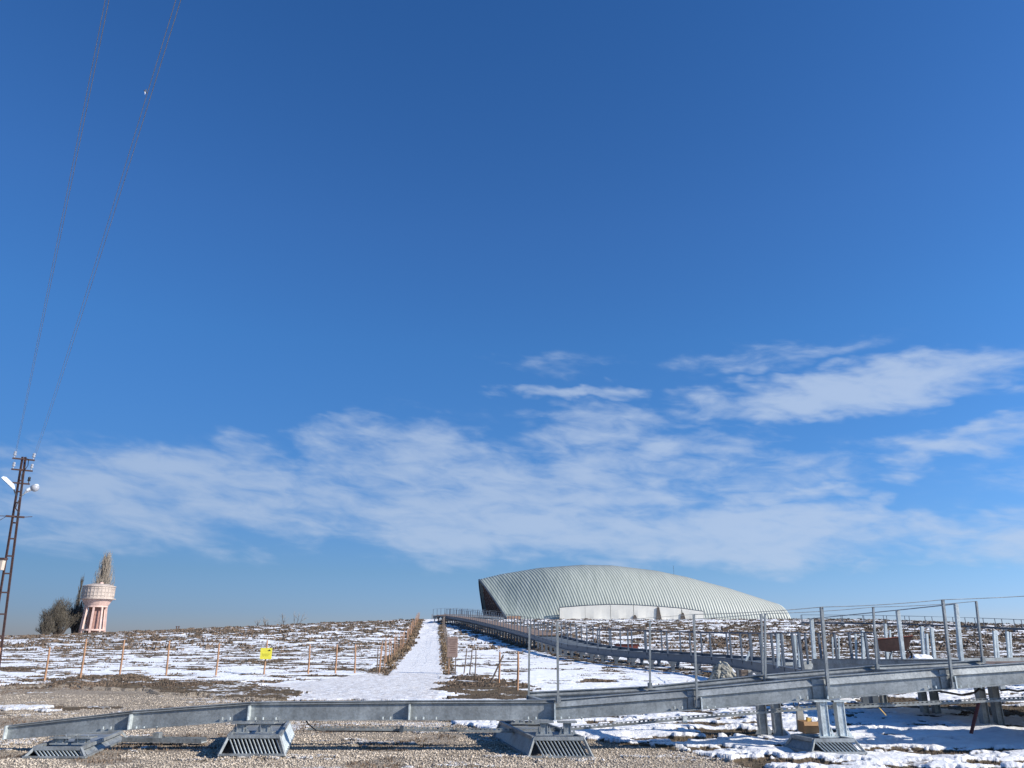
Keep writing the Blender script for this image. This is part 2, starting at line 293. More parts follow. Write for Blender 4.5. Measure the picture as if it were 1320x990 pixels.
def ground_mat():
    m = bpy.data.materials.new('snowy_ground'); m.use_nodes = True; nt = m.node_tree; N = nt.nodes; L = nt.links
    b = N['Principled BSDF']; b.inputs['Specular IOR Level'].default_value = .25
    tc = N.new('ShaderNodeTexCoord')
    def attr(n): a = N.new('ShaderNodeAttribute'); a.attribute_name = n; return a.outputs['Fac']
    def noise(sc, det=5, rough=.6, vec=None):
        n = N.new('ShaderNodeTexNoise'); n.inputs['Scale'].default_value = sc; n.inputs['Detail'].default_value = det; n.inputs['Roughness'].default_value = rough
        L.new(vec or tc.outputs['Object'], n.inputs['Vector']); return n.outputs['Fac']
    def ramp(f, *st):
        r = N.new('ShaderNodeValToRGB'); L.new(f, r.inputs[0]); e = r.color_ramp.elements
        e[0].position, e[0].color = st[0][0], (*st[0][1], 1); e[1].position, e[1].color = st[-1][0], (*st[-1][1], 1)
        for p, c in st[1:-1]: q = e.new(p); q.color = (*c, 1)
        return r.outputs[0]
    def mix(f, a, c):
        x = N.new('ShaderNodeMixRGB'); L.new(f, x.inputs[0]); L.new(a, x.inputs[1]); L.new(c, x.inputs[2]); return x.outputs[0]
    def mth(op, a, c=None, clamp=False, d=None):
        x = N.new('ShaderNodeMath'); x.operation = op; x.use_clamp = clamp
        for i, v in enumerate((a, c, d)):
            if v is None: continue
            if isinstance(v, (int, float)): x.inputs[i].default_value = v
            else: L.new(v, x.inputs[i])
        return x.outputs[0]
    sn, gr, ea, pa = attr('snow'), attr('gravel'), attr('earth'), attr('trodden')
    fine = noise(9, 6, .7); soil = ramp(noise(2.2, 8, .75), (.3, (.055, .036, .022)), (.5, (.10, .07, .045)), (.72, (.17, .125, .08)))
    grs = ramp(fine, (.35, (.05, .045, .025)), (.65, (.13, .10, .055)))
    soil = mix(mth('MULTIPLY', noise(.8, 4), .8), soil, grs)
    vo = N.new('ShaderNodeTexVoronoi'); vo.inputs['Scale'].default_value = 32; L.new(tc.outputs['Object'], vo.inputs['Vector'])
    sc = N.new('ShaderNodeSeparateColor'); L.new(vo.outputs['Color'], sc.inputs[0])
    gcol = ramp(sc.outputs[0], (0, (.21, .175, .135)), (.35, (.37, .305, .225)), (.7, (.50, .415, .31)), (1, (.62, .54, .43)))
    gdark = ramp(vo.outputs['Distance'], (.0, (1, 1, 1)), (.45, (.75, .72, .7)), (.75, (.3, .28, .27)))
    gm = N.new('ShaderNodeMixRGB'); gm.blend_type = 'MULTIPLY'; gm.inputs[0].default_value = .7; L.new(gcol, gm.inputs[1]); L.new(gdark, gm.inputs[2])
    weeds = ramp(noise(.55, 6, .65), (.56, (0, 0, 0)), (.70, (1, 1, 1)))
    gcol2 = mix(mth('MULTIPLY', weeds, .6), gm.outputs[0], soil)
    base = mix(gr, soil, gcol2)
    snc = ramp(noise(1.6, 6, .6), (.3, (.78, .78, .78)), (.6, (.89, .885, .87)))
    dirt = ramp(noise(5, 7, .7), (.38, (.40, .35, .30)), (.52, (.66, .63, .60)), (.66, (.82, .82, .83)))
    snc = mix(mth('MULTIPLY', pa, .75), snc, dirt)
    f = mth('ADD', mth('SUBTRACT', sn, .5), mth('MULTIPLY', mth('SUBTRACT', fine, .5), 1.5))
    f = mth('ADD', mth('MULTIPLY', f, 3.6), .5, True)
    L.new(mix(f, base, snc), b.inputs['Base Color'])
    rg = N.new('ShaderNodeMapRange'); L.new(f, rg.inputs[0]); rg.inputs[3].default_value = .95; rg.inputs[4].default_value = .55; L.new(rg.outputs[0], b.inputs['Roughness'])
    bp = N.new('ShaderNodeBump'); bp.inputs['Strength'].default_value = .75; bp.inputs['Distance'].default_value = .035
    hh = mth('ADD', mth('MULTIPLY', mth('SUBTRACT', 1.0, vo.outputs['Distance']), mth('MULTIPLY', gr, 1.0)), mth('MULTIPLY', noise(14, 5, .65), 1.1))
    L.new(hh, bp.inputs['Height']); L.new(bp.outputs[0], b.inputs['Normal'])
    return m
# ------------------------------------------------------------------ helpers
WL = {}    # world location of each object origin
def setp(o, label=None, cat=None, group=None, kind=None):
    if label: o['label'] = label
    if cat: o['category'] = cat
    if group: o['group'] = group
    if kind: o['kind'] = kind
    return o
def thing(name, loc, label, cat, group=None):
    o = bpy.data.objects.new(name, None); o.empty_display_size = .3; COL.objects.link(o); o.location = loc; WL[o.name] = Vector(loc)
    return setp(o, label, cat, group)
class MB:
    def __init__(s): s.v = []; s.f = []
    def add(s, vs, fs):
        b = len(s.v); s.v += [tuple(p) for p in vs]; s.f += [tuple(i + b for i in f) for f in fs]; return s
    def box(s, c, d, rz=0, rot=None):
        m = rot or Matrix.Rotation(rz, 3, 'Z'); c = Vector(c)
        vs = [c + m @ Vector((x * d[0] / 2, y * d[1] / 2, z * d[2] / 2)) for x in (-1, 1) for y in (-1, 1) for z in (-1, 1)]
        return s.add(vs, [(0, 1, 3, 2), (4, 6, 7, 5), (0, 4, 5, 1), (2, 3, 7, 6), (0, 2, 6, 4), (1, 5, 7, 3)])
    def prism(s, prof, p0, p1, side=None, up=(0, 0, 1), prof1=None):
        """2-D profile (side, up) swept from p0 to p1; rings keep 'up' vertical when side is given"""
        p0, p1 = Vector(p0), Vector(p1); ax = (p1 - p0).normalized(); up = Vector(up)
        if side is None:
            side = ax.cross(up)
            if side.length < 1e-4: side = Vector((1, 0, 0))
            side.normalize(); u = side.cross(ax).normalized()
        else: side = Vector(side); u = up
        n = len(prof); q = prof1 or prof
        vs = [p0 + side * a + u * b for a, b in prof] + [p1 + side * a + u * b for a, b in q]
        fs = [(i, (i + 1) % n, n + (i + 1) % n, n + i) for i in range(n)] + [tuple(range(n))[::-1], tuple(range(n, 2 * n))]
        return s.add(vs, fs)
    def bar(s, p0, p1, w, h=None, side=None):
        h = h or w; return s.prism([(-w / 2, -h / 2), (w / 2, -h / 2), (w / 2, h / 2), (-w / 2, h / 2)], p0, p1, side)
    def tube(s, p0, p1, r, r1=None, n=6):
        r1 = r if r1 is None else r1; c = [(math.cos(2 * math.pi * k / n), math.sin(2 * math.pi * k / n)) for k in range(n)]
        return s.prism([(a * r, b * r) for a, b in c], p0, p1, None, prof1=[(a * r1, b * r1) for a, b in c])
    def path(s, pts, r, n=6):
        for a, b in zip(pts, pts[1:]): s.tube(a, b, r, n=n)
        return s
    def lathe(s, prof, c=(0, 0, 0), n=24):
        c = Vector(c); vs = []; fs = []
        for r, z in prof:
            for k in range(n): a = 2 * math.pi * k / n; vs.append(c + Vector((r * math.cos(a), r * math.sin(a), z)))
        for i in range(len(prof) - 1):
            for k in range(n): fs.append((i * n + k, i * n + (k + 1) % n, (i + 1) * n + (k + 1) % n, (i + 1) * n + k))
        fs += [tuple(range(n))[::-1], tuple(range((len(prof) - 1) * n, len(prof) * n))]
        return s.add(vs, fs)
    def mesh(s, name, m, origin=(0, 0, 0), smooth=False):
        me = bpy.data.meshes.new(name); o = Vector(origin)
        me.from_pydata([tuple(Vector(v) - o) for v in s.v], [], s.f); me.materials.append(m); me.update()
        if smooth: me.shade_smooth()
        return me
    def build(s, name, m, parent=None, origin=None, smooth=False, label=None, cat=None, group=None, kind=None, bevel=0):
        """vertices are world coordinates; origin defaults to the middle of the base"""
        if origin is None:
            a = np.array(s.v); origin = ((a[:, 0].min() + a[:, 0].max()) / 2, (a[:, 1].min() + a[:, 1].max()) / 2, a[:, 2].min())
        me = s.mesh(name, m, origin, smooth)
        o = link(name, me, parent, origin)
        if bevel:
            b = o.modifiers.new('bevel', 'BEVEL'); b.width = bevel; b.segments = 1; b.limit_method = 'ANGLE'
        return setp(o, label, cat, group, kind)
def link(name, me, parent=None, loc=(0, 0, 0), rot=None):
    o = bpy.data.objects.new(name, me); COL.objects.link(o); loc = Vector(loc); WL[o.name] = loc
    if parent is not None: o.parent = parent; o.location = loc - WL[parent.name]
    else: o.location = loc
    if rot: o.rotation_euler = rot
    return o
def copy_thing(src, loc, label=None):
    def cp(o, par):
        c = o.copy(); COL.objects.link(c); c.parent = par; WL[c.name] = WL[o.name]
        for ch in o.children: cp(ch, c)
        return c
    c = cp(src, None); c.location = loc
    if label: c['label'] = label
    return c
def np_mesh(name, V, Fc, m, loc=(0, 0, 0), nv=3):
    V = np.asarray(V, np.float32) - np.asarray(loc, np.float32); Fc = np.asarray(Fc, np.int32)
    me = bpy.data.meshes.new(name); me.vertices.add(len(V)); me.vertices.foreach_set('co', V.ravel())
    me.loops.add(Fc.size); me.loops.foreach_set('vertex_index', Fc.ravel()); me.polygons.add(len(Fc))
    me.polygons.foreach_set('loop_start', np.arange(0, Fc.size, nv, dtype=np.int32))
    me.update(calc_edges=True); me.materials.append(m); return me
# ------------------------------------------------------------------ THE GROUND
def build_ground():
    a = np.concatenate([np.radians(np.arange(-180, -44, 4)), np.linspace(R(-40), R(40), 1020), np.radians(np.arange(44, 180, 4))])
    r = [0.0]; r += list(np.arange(2, 9.5, .75)); d = 9.6
    while d < 215: r.append(d); d *= 1.0047 if d < 60 else 1.0055
    while d < 7000: r.append(d); d *= 1.13
    r = np.array(r); nr, na = len(r), len(a)
    RR, AA = np.meshgrid(r, a, indexing='ij'); X = RR * np.sin(AA); Y = RR * np.cos(AA)
    s, g, e = fields(X, Y); Z = H(X, Y) + relief(X, Y, s, g, e)
    idx = np.arange(nr * na).reshape(nr, na); nx = np.roll(idx, -1, axis=1)
    Fc = np.stack([idx[:-1], idx[1:], nx[1:], nx[:-1]], -1).reshape(-1, 4)
    V = np.stack([X, Y, Z], -1).reshape(-1, 3)
    me = np_mesh('ground', V, Fc[:, ::-1], ground_mat(), nv=4)
    tr = inpoly(X, Y, [G(300, 890), G(430, 876), G(488, 867), G(580, 870), G(560, 905), G(330, 905)]).astype(float)
    tr = np.maximum(tr, .6 * inpoly(X, Y, PATH)) 
    tr = np.maximum(tr, .3 * (Y < 26))
    for n, v in (('snow', s), ('gravel', g), ('earth', e), ('trodden', tr)):
        at_ = me.attributes.new(n, 'FLOAT', 'POINT'); at_.data.foreach_set('value', v.ravel().astype(np.float32))
    me.shade_smooth()
    o = bpy.data.objects.new('ground', me); COL.objects.link(o); setp(o, kind='structure')
build_ground()
def build_gravel():
    n = 120000; y = 10.4 + (rng.random(n) ** 1.5) * 16; x = (rng.random(n) * 2 - 1) * (.70 * y + .6)
    s, g, e = fields(x, y); k = (g > .5) & (fbm(x * .55, y * .55, 77, 3) < .60); x, y = x[k], y[k]
    z = ground_z(x, y); n = len(x)
    rad = rng.uniform(.007, .019, n) * (1 + .35 * (fbm(x * .8, y * .8, 88, 3) - .5)) * (1 + .5 * (rng.random(n) > .93))
    O = np.array([(1, 0, 0), (0, 1, 0), (-1, 0, 0), (0, -1, 0), (0, 0, 1), (0, 0, -1)], float)
    T = np.array([(0, 1, 4), (1, 2, 4), (2, 3, 4), (3, 0, 4), (1, 0, 5), (2, 1, 5), (3, 2, 5), (0, 3, 5)])
    an = rng.random(n) * 6.28; V = O[None] * rng.uniform(.6, 1.25, (n, 6, 1)) * rad[:, None, None]
    c, s_ = np.cos(an)[:, None], np.sin(an)[:, None]; X = V[..., 0] * c - V[..., 1] * s_; Y = V[..., 0] * s_ + V[..., 1] * c
    P = np.stack([X + x[:, None], Y + y[:, None], V[..., 2] * .75 + (z + rad * .3)[:, None]], -1).reshape(-1, 3)
    Fc = (T[None] + 6 * np.arange(n)[:, None, None]).reshape(-1, 3)
    o = bpy.data.objects.new('gravel', np_mesh('gravel', P, Fc, M['stone'])); COL.objects.link(o); setp(o, 'loose beige gravel stones scattered in front of the steel beam', 'gravel', kind='stuff')
build_gravel()
def tufts(name, x, y, hgt, wid, nb, m, label, cat, lean=.7):
    """clumps of thin dry blades"""
    n = len(x); z = ground_z(x, y); hgt = np.broadcast_to(hgt, (n,)); wid = np.broadcast_to(wid, (n,))
    N = n * nb; bx = np.repeat(x, nb); by = np.repeat(y, nb); bz = np.repeat(z, nb); bh = np.repeat(hgt, nb) * rng.uniform(.45, 1.1, N); bw = np.repeat(wid, nb)
    a = rng.random(N) * 6.283; rr = np.sqrt(rng.random(N)) * bw * .5; ox = bx + np.cos(a) * rr; oy = by + np.sin(a) * rr
    tw = bw * rng.uniform(.10, .22, N); b = rng.random(N) * 6.283
    P = np.empty((N, 3, 3)); P[:, 0] = np.stack([ox - np.cos(b) * tw, oy - np.sin(b) * tw, bz - .04], -1); P[:, 1] = np.stack([ox + np.cos(b) * tw, oy + np.sin(b) * tw, bz - .04], -1)
    P[:, 2] = np.stack([ox + np.cos(a) * bh * lean * rng.random(N), oy + np.sin(a) * bh * lean * rng.random(N), bz + bh], -1)
    o = bpy.data.objects.new(name, np_mesh(name, P.reshape(-1, 3), np.arange(N * 3).reshape(-1, 3), m)); COL.objects.link(o); setp(o, label, cat, kind='stuff')
def scatter(n, y0, y1, p=1.0, half=.72):
    y = y0 + rng.random(n) ** p * (y1 - y0); x = (rng.random(n) * 2 - 1) * (half * y); return x, y
x, y = scatter(60000, 58, 200, .9); s, g, e = fields(x, y); k = (s < .35) & (np.abs(x + .085 * y) > 1.4) & ~((y > 148) & (y < 178) & (x > -8) & (x < 54)) & ~((y > 141) & (y < 150) & (x > -4) & (x < 44) & (rng.random(len(x)) < .85)); x, y = x[k][:10000], y[k][:10000]
tufts('scrub', x, y, .09 + .17 * rng.random(len(x)) ** 2, .8, 9, M['grassdry'], 'brown dead scrub tufts poking out of the snow on the mound', 'scrub')
x, y = scatter(26000, 29, 62, 1.2); s, g, e = fields(x, y); k = (s < .3); x, y = x[k][:7000], y[k][:7000]
tufts('dry_grass', x, y, .03 + .05 * rng.random(len(x)), .3, 8, M['grassdry'], 'short brown dry grass in the bare patches of the snowfield', 'grass')
x, y = scatter(30000, 10.5, 30, 1.1); s, g, e = fields(x, y); k = ((s < .3) & (g < .5)) | ((g > .5) & (fbm(x * .55, y * .55, 77, 3) > .62)); x, y = x[k][:6000], y[k][:6000]
tufts('low_weeds', x, y, .015 + .03 * rng.random(len(x)), .14, 7, M['grassdry'], 'low brown weeds on the bare soil near the gravel', 'weeds')
def strip_tufts():
    NG = 1000
    yy = 36 + rng.random(NG) ** .9 * 101
    side = rng.random(NG) < .6
    xx = np.where(side, np.interp(yy, [34, 57, 93, 137], [-5.6, -7.6, -11.2, -15.5]), np.interp(yy, [34, 57, 93, 137], [-2.6, -4.6, -8.0, -11.4])) + rng.normal(0, .10, NG) * (1 + yy / 90)
    tufts('fence_line_grass', xx, yy, .04 + .18 * rng.random(NG) ** 2.2, .32, 9, M['grasspale'], 'taller straw coloured grass along the path fences', 'grass')
strip_tufts()
# ------------------------------------------------------------------ SHELTER
def build_shelter():
    z0 = 5.55; s_t = [0, .084, .21, .366, .47, .62, .72, .85, .98, 1]; h_t = [8.3, 9.4, 10.5, 11.1, 11.0, 9.9, 8.6, 6.4, 3.7, 3.3]
    root = thing('vaulted_shelter', (25, 160, z0), 'long pale ribbed vault shelter crowning the snowy mound', 'shelter')
    def P(s, ph, off=0.):
        Hh = float(np.interp(s, s_t, h_t)) + off; Wd = 12.5 - 7 * max(0, (s - .45) / .55) ** 1.6 + off
        lean = 3.0 * (1 - s) ** 1.4 + .5
        k = min(1, s / .30); k = k * k * (3 - 2 * k); w = -math.cos(ph); p_ = 1.2 + 1.0 * k; q_ = 1 / (1.02 + .95 * k)
        sn = max(0.0, 1 - abs(w) ** p_) ** q_
        cx = -.7 + 52.4 * s - .2 * Wd * (1 + w) - lean * sn
        return Vector((cx, 150 + Wd0(s) + w * Wd, z0 + Hh * sn))
    def Wd0(s): return 12.5 - 7 * max(0, (s - .45) / .55) ** 1.6
    nr, nt = 104, 40; cols = []
    for i in range(nr + 1):
        s = i / nr; e = .0022
        if 0 < i < nr: cols += [(s - e, 0), (s - e * .3, .06), (s + e * .3, .06), (s + e, 0)]
        else: cols += [(s, .05)]
        if i < nr: cols += [(s + .5 / nr, .0)]
    mb = MB(); cols.sort(); nc = len(cols)
    for s, off in cols:
        for j in range(nt + 1): mb.v.append(tuple(P(s, math.pi * j / nt, off)))
    for i in range(nc - 1):
        for j in range(nt): a = i * (nt + 1) + j; mb.f.append((a, a + 1, a + nt + 2, a + nt + 1))
    sh = mb.build('ribbed_roof', M['shell'], root, origin=(0, 150, z0), smooth=True)
    so_ = sh.modifiers.new('solidify', 'SOLIDIFY'); so_.thickness = .12; so_.offset = -1
    # left end wall: dark boarding set back, with battens and rows of painted light spots
    ew = MB(); ins = .012
    for j in range(nt + 1): ew.v.append(tuple(P(ins, math.pi * j / nt, -.25)))
    PA, PB = P(ins, 0, -.25), P(ins, math.pi, -.25)
    def bx_(y): return PA.x + (PB.x - PA.x) * (y - PA.y) / (PB.y - PA.y)
    for j in range(nt + 1): p = P(ins, math.pi * j / nt, -.25); ew.v.append((bx_(p.y), p.y, z0 - .5))
    for j in range(nt): ew.f.append((j, j + 1, nt + 2 + j, nt + 1 + j))
    w = ew.build('end_wall', M['darkwood'], root)
    pn = MB(); bt = MB()
    for kz in range(1, 13):
        z = z0 + kz * .62
        for ky in range(30):
            yy = 151 + ky * .8
            # find surface x at this y/z by leaning interpolation
            ww = (yy - 162.5) / 12.25
            if abs(ww) > .97: continue
            ph = math.acos(-ww); top = P(ins, ph, -.25)
            if z > top.z - .4: continue
            fx = bx_(yy) + (top.x - bx_(yy)) * (z - z0) / (top.z - z0) - .05
            pn.box((fx - .03, yy + .2 * (kz % 2), z), (.04, .36, .18))
        
    pn.build('painted_light_spot', M['pale'], w, kind='stuff')  # pale blocks coloured to stand in for light through the boarding
    for j in range(2, nt - 1, 2):
        p = P(ins, math.pi * j / nt, -.25); bt.bar((bx_(p.y) - .08, p.y, z0 - .4), (p.x - .08, p.y, p.z), .16)
    bt.build('batten', M['darkwood'], w, kind='stuff')
    rim = MB()
    for j in range(nt): rim.tube(P(0, math.pi * j / nt, .1), P(0, math.pi * (j + 1) / nt, .1), .16, n=5)
    rim.build('edge_truss', M['darksteel'], root)
    e2 = MB()
    for j in range(nt + 1): e2.v.append(tuple(P(.996, math.pi * j / nt, -.1)))
    e2.f.append(tuple(range(nt + 1))); e2.build('far_end_wall', M['shell'], root)
    # canvas side curtains below the roof edge
    xs = [720, 753, 785.5, 815.5, 846, 877, 905]; tops = [783.5, 781, 779.6, 780.2, 782, 784.5, 788.5]
    sk = []
    for px in xs: sk.append((px, (px - 654) / 366.0))
    rail = MB()
    for i in range(6):
        s0, s1 = sk[i][1], sk[i + 1][1]; t0 = at(xs[i], tops[i], 150).z; t1 = at(xs[i + 1], tops[i + 1], 150).z
        x0 = -.7 + 52.4 * s0; x1 = -.7 + 52.4 * s1; m = MB(); nn = 6
        g = .06 if i in (2, 4) else .02
        for a in range(nn + 1):
            for b in range(4):
                t = a / nn; v = b / 3; xx = x0 + g + (x1 - x0 - 2 * g) * t; zt = t0 + (t1 - t0) * t - .05; zb = z0 + .1
                m.v.append((xx + (0.45 if (a == 0 and i in (4, 5)) else 0) * (1 - v), 148.75 + .06 * math.sin(t * 9 + i) * (1 - v), zb + (zt - zb) * v))
        for a in range(nn):
            for b in range(3): q = a * 4 + b; m.f.append((q, q + 1, q + 5, q + 4))
        o = m.build('curtain_panel', M['fabric'], root); md = o.modifiers.new('solidify', 'SOLIDIFY'); md.thickness = .03
        rail.tube((x0, 148.9, t0), (x1, 148.9, t1), .11, n=5)
    for i, px in enumerate(xs): 
        X = -.7 + 52.4 * sk[i][1]; rail.tube((X, 148.85, z0 - .2), (X, 148.9, at(px, tops[i], 150).z), .07, n=5)
    rail.build('curtain_frame', M['darksteel'], root)
    bk = MB()
    X0 = -.7 + 52.4 * sk[0][1]; X1 = -.7 + 52.4 * sk[-1][1]
    gp = MB()
    for i, hh in ((3, .9), (4, 2.3), (5, 1.3), (1, .35), (0, .3)):
        X = -.7 + 52.4 * sk[i][1]; gp = MB(); gp.prism([(-.45, 0), (.55, 0), (.2, hh), (-.15, hh)], (X + .1, 148.45, z0 + .1), (X + .1, 148.6, z0 + .1), side=(1, 0, 0)); gp.build('rolled_curtain', M['bark'], root)
    mw = MB(); mw.box((.4, 149.5, z0 + .25), (2.6, 1.2, 1.2)); mw.build('mud_wall', M['earthwall'], root)
    an = at(868, 729, 165); a2 = MB(); a2.tube((an.x, 165, 13.5), an, .03, n=5); a2.build('roof_mast', M['darksteel'], root)
    # concrete kerb at the foot
    kb = MB(); kb.box((26, 149.2, z0 - .05), (52, .5, .5)); kb.build('foot_kerb', M['concrete'], root)
build_shelter()
# ------------------------------------------------------------------ WATER TOWER
def build_tower():
    Y = 172; k = 1 / F * (Y * CT + .5)       # metres per pixel there
    c = at(126, 770, Y); X = c.x; zb = min(Hs(X, Y), at(120, 818, Y).z) - .3
    root = thing('water_tower', (X, Y, zb), 'pink concrete water tower on slanted columns beside the bare trees', 'water tower')
    zt = at(126, 772, Y).z     # balcony level
    ztank = at(126, 757, Y).z; ztop = at(126, 753, Y).z
    R0 = 19 * k
    m = MB(); m.lathe([(R0, zt), (R0, ztank), (R0 * 1.05, ztank), (R0 * 1.05, ztank + .2), (R0 * .55, ztop), (.05, ztop + .05)], (X, Y, 0), 28); m.build('tank', M['cream'], root)
    pl = MB()
    for i in range(28):
        a = 2 * math.pi * i / 28; pl.box((X + math.cos(a) * (R0 + .03), Y + math.sin(a) * (R0 + .03), (zt + ztank) / 2 + .1), (.06, .10, (ztank - zt) * .8), a)
    for zz in (.25, .55, .85):
        pl.lathe([(R0 + .03, zt + (ztank - zt) * zz - .05), (R0 + .09, zt + (ztank - zt) * zz - .05), (R0 + .09, zt + (ztank - zt) * zz + .05), (R0 + .03, zt + (ztank - zt) * zz + .05)], (X, Y, 0), 28)
    pl.build('tank_rib', M['cream'], root, kind='stuff')
    m = MB(); m.lathe([(.4, ztop), (.4, ztop + .35), (.05, ztop + .4)], (X + .3, Y, 0), 12); m.build('hatch', M['pink'], root)
    m = MB(); m.lathe([(R0 * .98, zt - .12), (R0 * 1.13, zt - .12), (R0 * 1.13, zt + .06), (R0 * .98, zt + .06)], (X, Y, 0), 28); m.build('balcony', M['cream'], root)
    z1 = at(123, 782, Y).z; R1 = 13.2 * k
    m = MB(); m.lathe([(R1, z1), (R1 * 1.08, z1 + .3), (R0 * .97, zt - .1)], (X, Y, 0), 28); m.build('cone', M['pink'], root)
    RB = 15.5 * k
    z2 = at(122, 812, Y).z
    m = MB(); m.lathe([(1.05, zb - .5), (.95, z1)], (X, Y, 0), 16); m.build('shaft', M['pinkdark'], root)
    for i in range(8):
        a = 2 * math.pi * (i + .35) / 8; d = Vector((math.cos(a), math.sin(a), 0)); c0 = Vector((X, Y, 0))
        m = MB(); m.bar(c0 + d * RB + Vector((0, 0, zb - .6)), c0 + d * (R1 - .15) + Vector((0, 0, z1 + .1)), .36); m.build('column', M['pink'], root)
    rr = RB - (RB - R1) * (z2 - zb) / (z1 - zb)
    m = MB(); m.lathe([(rr - .16, z2 - .16), (rr + .10, z2 - .16), (rr + .10, z2 + .16), (rr - .16, z2 + .16)], (X, Y, 0), 16); m.build('ring_beam', M['pink'], root)
    m = MB(); m.lathe([(R1 - .3, z1 - .15), (R1 + .1, z1 - .15), (R1 + .1, z1 + .15), (R1 - .3, z1 + .15)], (X, Y, 0), 24); m.build('top_ring', M['pink'], root)
build_tower()
# ------------------------------------------------------------------ TREES
def twig_mesh(segs, rad):
    """segs (n,2,3) -> thin 3-sided tapered sticks"""
    segs = np.asarray(segs, float); n = len(segs); p0, p1 = segs[:, 0], segs[:, 1]; ax = p1 - p0; ax /= np.linalg.norm(ax, axis=1)[:, None] + 1e-9
    ref = np.tile([0.3, .9, .2], (n, 1)); u = np.cross(ax, ref); u /= np.linalg.norm(u, axis=1)[:, None] + 1e-9; w = np.cross(ax, u)
    rad = np.broadcast_to(rad, (n,))[:, None]; V = np.empty((n, 4, 3))
    for k in range(3):
        a = 2.094 * k; V[:, k] = p0 + (u * math.cos(a) + w * math.sin(a)) * rad
    V[:, 3] = p1; Fc = np.array([(0, 1, 3), (1, 2, 3), (2, 0, 3)])[None] + 4 * np.arange(n)[:, None, None]
    return V.reshape(-1, 3), Fc.reshape(-1, 3)
def crown(name, segs, rad, m, root):
    V, Fc = twig_mesh(segs, rad); me = np_mesh(name, V, Fc, m, loc=WL[root.name]); return link(name, me, root, WL[root.name])
def grow(p, d, ln, depth, out, spread, up, r, nch=(3, 5)):
    q = p + d * ln; out.append((p, q, r))
    if depth == 0: return
    for _ in range(random.randint(*nch)):
        t = random.uniform(.35, 1.0); v = Vector((random.gauss(0, 1), random.gauss(0, 1), random.gauss(0, 1))) * spread
        nd = (d + v + Vector((0, 0, up))).normalized(); grow(p + d * ln * t, nd, ln * random.uniform(.55, .8), depth - 1, out, spread, up, r * .62, nch)
def bare_tree(name, base, h, label, cat, m, spread=.5, up=.15, depth=5, first=.3, r=.2, wmin=.03, stems=1, group=None, nch=(3, 5)):
    root = thing(name, base, label, cat, group); out = []
    for k in range(stems):
        b = Vector(base) + Vector((random.gauss(0, .04 * h), random.gauss(0, .04 * h), -.3)) * (stems > 1)
        d = Vector((random.gauss(0, .22), random.gauss(0, .22), 1)).normalized() if stems > 1 else Vector((.02, 0, 1)).normalized()
        grow(b, d, h * first, depth, out, spread, up, r, nch)
    tk = MB()
    big = [o for o in out if o[2] > r * .5]; sm = [o for o in out if o[2] <= r * .5]
    for p, q, rr in big: tk.tube(p, q, rr, rr * .7, 7)
    tk.build('trunk', M['bark'], root)
    crown('crown', [(tuple(p), tuple(q)) for p, q, rr in sm], np.array([max(wmin, rr) for p, q, rr in sm]), m, root)
    return root
def columnar(name, base, h, w, n, m, label, rad=.05):
    root = thing(name, base, label, 'tree'); b = Vector(base); tk = MB()
    tk.tube(b - Vector((0, 0, .5)), b + Vector((0, 0, h * .8)), .22, .05, 8); tk.build('trunk', M['bark'], root)
    segs = []; rr = []
    for i in range(n):
        t = random.uniform(.08, .93); a = random.random() * 6.283
        wd = w * min(1, t * 3, (1.02 - t) * 2.3) ** .75 * random.uniform(.2, 1)
        p = b + Vector((0, 0, h * t * .82)); q = p + Vector((math.cos(a) * wd * .75, math.sin(a) * wd * .75, h * random.uniform(.08, .17) + wd * .5))
        q.z = min(q.z, b.z + h * (1 - .3 * (abs(wd) / w) * random.random()))
        segs.append((tuple(p), tuple(q))); rr.append(rad)
        for _ in range(5):
            s = p.lerp(q, random.uniform(.3, 1)); e = s + Vector((random.gauss(0, .13), random.gauss(0, .13), random.uniform(.5, 1.3))) * (h / 15); segs.append((tuple(s), tuple(e))); rr.append(rad * .6)
    crown('crown', segs, np.array(rr), m, root)
Yt = 186; p = at(120, 830, Yt); columnar('poplar_tree', (p.x, Yt, Hs(p.x, Yt) - 1), at(131, 706, Yt).z - Hs(p.x, Yt) + 1, 3.5, 1200, M['twigpale'], 'tall pale bare poplar rising behind the pink water tower', .055)
Yt = 178; p = at(93.5, 820, Yt); columnar('poplar_tree', (p.x, Yt, Hs(p.x, Yt) - .5), at(104, 739, Yt).z - Hs(p.x, Yt) + .9, 1.25, 150, M['twig'], 'thin bare poplar between the dark bush and the water tower', .05)
